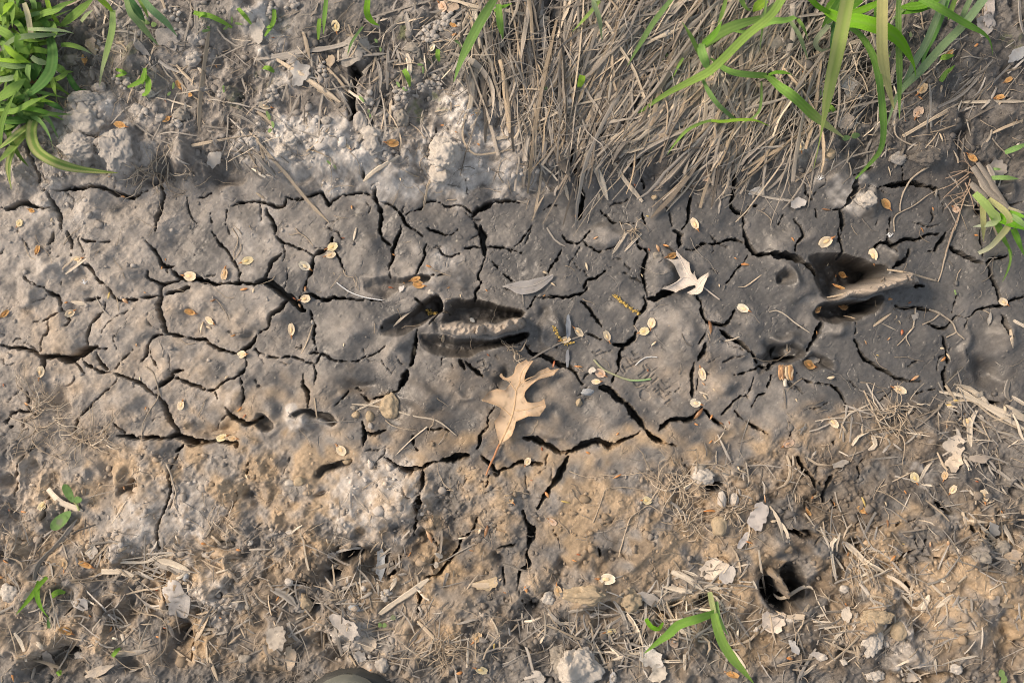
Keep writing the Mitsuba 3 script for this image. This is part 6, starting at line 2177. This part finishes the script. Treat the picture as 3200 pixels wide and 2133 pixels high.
tuft('sprout', 'short split grass sprout on dark soil right of the top right grass', [('D', '1190,562 1215,520 1245,470', 30, [2, 6, 6], (.2, .36, .08), {}), ('D', '1225,510 1260,475 1290,448', 18, [3, 6, 5], (.2, .38, .06), {})], 'sprout')
# the uprooted clump at the right edge
DRYG = (.25, .22, .185)
tuft('uprooted_grass', 'uprooted grass clump with brown sheaths and bare roots at the right edge', [
    ('V', '300,640 400,740 480,840 522,872 500,922 400,950 286,966', 70, [22, 30, 32, 32, 28, 16, 6], (.30, .42, .14), dict(tipcol=(.42, .48, .36))),
    ('V', '330,660 420,760 500,900 580,1080 650,1200 672,1264', 74, [18, 24, 26, 20, 12, 4], (.22, .41, .08), {}),
    ('V', '632,1180 652,1280 622,1400 570,1512', 22, [10, 12, 8, 2], (.22, .40, .08), {}),
    ('V', '436,695 550,780 620,850 645,920 600,1000 540,1070 450,1165 338,1226', 64, [20, 30, 34, 34, 30, 24, 16, 5], (.42, .42, .2), dict(tipw=.5, tipcol=(.5, .52, .36))),
    ('V', '375,715 385,900 386,1114', 48, [18, 22, 6], (.35, .36, .17), {}),
    ('V', '526,868 650,930 820,1000', 100, [24, 34, 40], (.15, .38, .03), dict(tipw=.6)),
    ('V', '636,828 790,875', 56, [26, 34], (.18, .40, .05), dict(tipw=.6)),
    ('V', '676,985 730,1120 800,1290', 70, [20, 24, 16], (.20, .42, .06), dict(tipw=.5)),
    ('V', '650,855 720,900 800,965', 60, [30, 36, 36], (.30, .46, .18), dict(tipw=.6)),
    ('V', '598,242 700,200 800,160', 48, [6, 12, 14], (.24, .42, .14), dict(tipw=.5)),
    ('V', '460,490 600,485 738,500', 40, [8, 14, 8], (.26, .42, .14), {}),
    ('V', '468,405 520,402 566,406', 24, [6, 8, 5], (.28, .45, .16), {}),
    ('V', '630,780 700,810 790,830', 30, [16, 18, 16], OLD, {}),
], 'grass clump')
for pts, w in [('280,380 350,480 440,620 560,720 640,795', 70), ('330,340 420,470 500,600 600,750', 60), ('260,540 330,610 420,690', 64), ('320,420 380,560 470,680', 50), ('430,360 470,450 480,560', 60)]:
    p = lay_on(src('V', pts), lift=.008, stiff=.6)
    k_ = np.linspace(0, 1, len(p))
    hw = w * CROPS['V'][2] / PX / 2 * (.7 + .4 * np.sin(k_ * 3.0)) * (1 + .12 * rl.standard_normal(len(p)))
    put('uprooted_grass__sheath', tube(p, hw, hw * .6, 9, np.array(DRYG) * rl.uniform(.85, 1.15), .2, crease=.4), 'litter_bsdf')
for pts in ['260,430 140,520 -10,595', '240,475 120,570 -10,690', '205,660 100,700 10,790', '212,655 130,900 60,1080 15,1235', '208,535 270,690 292,790', '222,410 120,460 10,495', '300,640 400,632 490,636', '280,400 210,330 140,330', '290,420 200,300 205,240', '300,450 190,420 60,440', '250,620 130,650 20,670', '270,560 190,700 90,760', '320,660 330,720 335,770', '260,500 220,610 160,690', '480,640 560,690 620,740']:
    p = lay_on(src('V', pts), lift=.0035, stiff=.4)
    put('uprooted_grass__root', tube(p, np.linspace(13, 6, len(p)) * CROPS['V'][2] / PX / 2, None, 6, np.array((.30, .22, .16)) * rl.uniform(.85, 1.15), .1), 'litter_bsdf')
tuft('grass_shoot', 'single green grass shoot with two long leaves at the bottom edge', [
    ('K', '1362,940 1380,1030 1392,1092', 34, [8, 14, 18], (.42, .48, .22), dict(blunt=True)),
    ('K', '1392,1085 1290,1120 1150,1165 1080,1230 1000,1290 912,1362', 56, [18, 28, 28, 24, 16, 4], (.22, .42, .08), {}),
    ('K', '1390,1088 1410,1180 1450,1290 1520,1400 1590,1480 1670,1575', 62, [18, 26, 30, 28, 20, 8], (.27, .45, .10), {}),
    ('K', '1408,1005 1430,1130 1492,1245', 26, [10, 16, 6], (.2, .36, .12), {}),
    ('K', '922,1125 960,1180 1010,1196 1042,1150', 28, [3, 10, 12, 10], (.17, .40, .03), dict(tipw=.4)),
], 'grass shoot')
tuft('grass_shoot_001', 'small forked green grass blade at the lower left', [('I', '325,838 265,900 200,990 108,1098', 28, [10, 14, 10, 3], (.2, .40, .05), {}), ('I', '272,865 255,950 285,1050 352,1135', 36, [10, 16, 12, 3], (.17, .36, .05), {}), ('I', '338,1190 328,1120', 18, [2, 4], (.16, .3, .1), {})], 'grass shoot')
tuft('grass_shoot_002', 'long single grass blade arching down the upper bank left of the straw mat', [('B', '1650,-20 1530,180 1420,400 1363,565', 58, [50, 46, 30, 5], (.2, .35, .10), dict(base=.7)), ('B', '1670,30 1680,150 1702,275', 42, [20, 22, 6], (.22, .40, .09), {}), ('B', '1640,75 1700,50 1764,25', 24, [14, 18, 20], (.17, .36, .05), {})], 'grass shoot')
tuft('grass_shoot_003', 'short green blade at the top edge above the long grey straw', [('B', '772,-15 765,90 800,150 852,178', 40, [30, 26, 18, 8], (.2, .42, .04), {}), ], 'grass shoot')
tuft('grass_shoot_004', 'straight upright green blade at the top edge above the pale seed', [('B', '485,-15 472,120 465,242', 28, [34, 26, 5], (.22, .40, .09), {}), ('B', '735,185 660,290 628,385', 16, [10, 10, 3], (.2, .34, .12), {})], 'grass shoot')


def small_leaf(c, x, y, rx, ry, rot, lift, colr, r=rl):
    a = np.linspace(0, 2 * math.pi, 18, endpoint=False)
    t = math.radians(rot)
    q = np.stack([x + np.cos(a) * rx * math.cos(t) - np.sin(a) * ry * (1 - .25 * np.cos(a)) * math.sin(t), y + np.cos(a) * rx * math.sin(t) + np.sin(a) * ry * (1 - .25 * np.cos(a)) * math.cos(t)], 1)
    return leaf_sheet(src(c, q), lift, .0012, colr, r, spacing=.0018, seed=int(r.integers(99)), bend=.9)[0]


k = 'leafy_sprout'
for x, y, rx, ry, rot in [(420, 447, 92, 40, -42), (472, 262, 72, 30, 62), (538, 306, 28, 24, 0)]:
    put(k + '__leaf', small_leaf('I', x, y, rx, ry, rot, .007, (.20, .33, .12)), 'grass_bsdf')
p = lay_on(src('I', '545,380 530,340 500,310'), lift=.004)
put(k + '__stem', tube(p, .0012, None, 6, (.3, .33, .14), .1), 'litter_bsdf')
tag(k, 'small sprout with oval green leaves beside dry blades at the lower left', 'sprout')
for desc, c, prs in [('two lobed clover seedling on the lower bank', 'J', [(855, 1168, 14, 17, 0), (886, 1170, 16, 17, 20), (945, 1118, 18, 18, 40)]), ('pair of round green seed leaves at the right bank', 'D', [(541, 950, 28, 19, -10), (605, 934, 30, 20, -10)]),
                     ('pale green seedling pair near the top left blades', 'A', [(1000, 152, 34, 18, 20), (1060, 170, 20, 18, 0)]), ('tiny seedling with narrow leaves at the top left', 'A', [(1560, 190, 26, 9, -35), (1645, 165, 28, 9, 10), (1598, 140, 9, 24, 0)]),
                     ('little round seedling above the upright tan stalk', 'A', [(1420, 212, 30, 10, -10), (1436, 190, 12, 10, 0)]), ('blue green seed leaves below the thin curved straw', 'A', [(1195, 592, 9, 24, 10), (1166, 645, 18, 9, -50)]), ('pale seedling leaves left of the white crust', 'A', [(1540, 602, 8, 14, 0), (1542, 626, 8, 12, 0)]),
                     ('upright two leaf seedling beside the cream seed on the upper bank', 'B', [(85, 795, 12, 34, -20), (116, 858, 10, 24, -10), (95, 900, 12, 16, 30)]), ('green seedling pair below the dry brown stems on the upper bank', 'B', [(1387, 290, 24, 9, 40), (1415, 316, 16, 12, 0)]),
                     ('pale green seedling on the white crusty bank', 'B', [(502, 1120, 20, 8, 45), (545, 1152, 18, 8, 60)]), ('seedling pair above the soil pellets', 'B', [(980, 582, 10, 22, -30), (1026, 616, 22, 10, 30)]), ('narrow seedling leaves above the moss', 'B', [(1132, 446, 20, 9, 0), (1152, 482, 8, 26, 0)]),
                     ('small bright sprout beside the dark slit in the upper bank', 'B', [(728, 682, 9, 28, -40), (776, 768, 9, 14, 0), (786, 798, 7, 14, 0)]), ('tiny pale seedling above the large grey leaf scrap', 'B', [(828, 282, 10, 16, -30), (858, 340, 8, 16, -10)]),
                     ('tiny seedling on the smooth mud right of the right hoof print', 'H', [(1289, 437, 7, 8, 0), (1293, 455, 7, 9, 0)]), ('broad green leaf pair in the bottom right corner', 'L', [(1612, 1500, 22, 26, 0), (1628, 1545, 22, 34, 10)]), ('small green leaf low in the straw mat', 'C', [(232, 608, 16, 12, 0)]), ('tiny green leaves inside the straw mat', 'C', [(1068, 384, 10, 14, 0), (1042, 408, 10, 8, 0), (1044, 440, 8, 12, 0)]),
                     ('oval dull green leaf behind the yellow grass blade', 'D', [(825, 370, 20, 50, 0)]), ('small green leaves on the soil below the arching grass', 'D', [(362, 640, 14, 24, 0), (985, 240, 10, 22, 0)])]:
    k = key_for('seedling')
    for x, y, rx, ry, rot in prs:
        put(k + '__leaf', small_leaf(c, x, y, rx, ry, rot, .004, np.array((.26, .38, .15)) * rl.uniform(.85, 1.15)), 'grass_bsdf')
    tag(k, desc, 'seedling')
for desc, blades in [('thin branched green weed below the hanging blade at upper left', [('A', '998,470 990,540 930,580 878,600', 14), ('A', '996,520 1025,570 1012,640 980,656', 17), ('A', '992,500 985,545 980,580', 14)]), ('thin bright grass thread at upper left', [('A', '800,480 845,492 872,506', 9), ('A', '872,506 840,515 795,528', 9)]),
                     ('arched thin green blade at top left of centre', [('A', '1335,86 1380,100 1440,108 1530,150 1600,192', 14), ('A', '1370,120 1400,95 1450,110', 10)]), ('slanted thin green blade right of the arched one', [('A', '1640,58 1685,110 1732,168', 12)]), ('thin sprout beside the pale stalk piece', [('B', '1018,480 1045,530 1060,598', 15)]), ('thin green sprout in the corner of the upper bank moss', [('B', '1255,340 1252,380 1262,424', 13)]),
                     ('bright grass tip left of the pale flat leaf', [('B', '50,466 90,472 125,498', 14)]), ('thin forked green blade at the top of the upper bank', [('B', '125,60 120,150 60,250', 12), ('B', '120,170 90,185 70,190', 9), ('B', '438,130 432,200 430,275', 12)]), ('short green blades below the yellow green grass', [('D', '418,722 445,750 476,784', 12), ('D', '395,750 430,770', 8)]),
                     ('short blade over a seed on the dark soil at upper right', [('D', '1190,400 1230,392 1280,385', 16)]), ('small green blades at the lower left edge', [('I', '355,972 400,940 450,945', 16), ('I', '395,1508 425,1485', 14), ('I', '775,1385 800,1350 828,1325', 12)])]:
    k = key_for('thin_weed')
    for c, pts, w in blades:
        put(k + '__blade', blade(src(c, pts), w, [3, 9, 7, 3], (.22, .40, .07), tipw=.4), 'grass_bsdf')
    tag(k, desc, 'weed')

# ---------------------------------------------------------------- the boot at the bottom edge: its rounded toe reaches into the frame
def boot():
    tipx, tipy, zt = plane((1086, 2110), .042)[0], plane((1086, 2110), .042)[1], float(hs(*plane((1086, 2098), .03)))
    yy = np.array([0, .004, .012, .025, .045, .075, .11, .15, .19, .225, .25, .268, .278])        # back from the toe
    hw = np.array([.006, .020, .032, .041, .047, .050, .049, .044, .040, .038, .034, .024, .008])
    top = np.array([.030, .040, .049, .056, .061, .066, .078, .098, .125, .150, .160, .150, .120])
    na = 26
    a = np.linspace(0, 2 * math.pi, na, endpoint=False)

    def shell(hw_, lo, hi, c, power=.72):
        v = []
        for y, w, l, h in zip(yy, hw_, lo, hi):
            m, e = (l + h) / 2, (h - l) / 2
            v.append(np.stack([tipx + np.sign(np.cos(a)) * np.abs(np.cos(a)) ** power * w, np.full(na, tipy - y), zt + m + np.sign(np.sin(a)) * np.abs(np.sin(a)) ** .9 * e], 1))
        v = np.vstack(v)
        f = ring_faces(len(yy), na)
        t = meshkit.fbm(v * 60, 3, 5)[:, None]
        return v, f, np.asarray(c) * (.7 + .6 * t) + np.array((.10, .09, .07)) * sstep(.55, .8, meshkit.fbm(v * 25, 3, 8))[:, None]
    put('boot__upper', shell(hw, np.full(13, .014), top, (.17, .175, .15)), 'shiny_bsdf')
    put('boot__sole', shell(hw + .004, np.full(13, -.008), np.full(13, .020), (.06, .06, .055), .6), 'litter_bsdf')
    # a moulded seam over the toe and a row of small tread nibs along its front
    s = np.linspace(-1, 1, 30)
    px_ = tipx + s * .040
    py_ = tipy - .020 - .012 * s ** 2
    pz = zt + .0545 - .020 * np.abs(s) ** 2.4
    put('boot__upper__toe_seam', tube(np.column_stack([px_, py_, pz]), .0016, None, 6, (.05, .055, .06), .05), 'shiny_bsdf')
    for i in range(7):
        b = lump_mesh(rl, .0013, .0009, .0009, .1, 1, i, 0, (.05, .05, .05))
        sx = -.020 + i * .0042
        put('boot__upper__toe_nib', (b[0] + (tipx + sx, tipy - .0045 - 3.2 * sx * sx, zt + .0435), b[1], b[2]), 'shiny_bsdf')
    n = 12
    zz = np.linspace(.10, .34, n)
    v = np.vstack([np.stack([tipx + np.cos(a) * (.046 + .012 * (z - .1)), tipy - .205 + np.sin(a) * (.060 + .01 * (z - .1)), np.full(na, zt + z)], 1) for z in zz])
    put('boot__shaft', (v, ring_faces(n, na), np.broadcast_to(np.array((.16, .165, .14)), (len(v), 3))), 'shiny_bsdf')
    tag('boot', 'rounded toe of an olive rubber boot at the bottom edge', 'boot')


boot()
finish_labels()
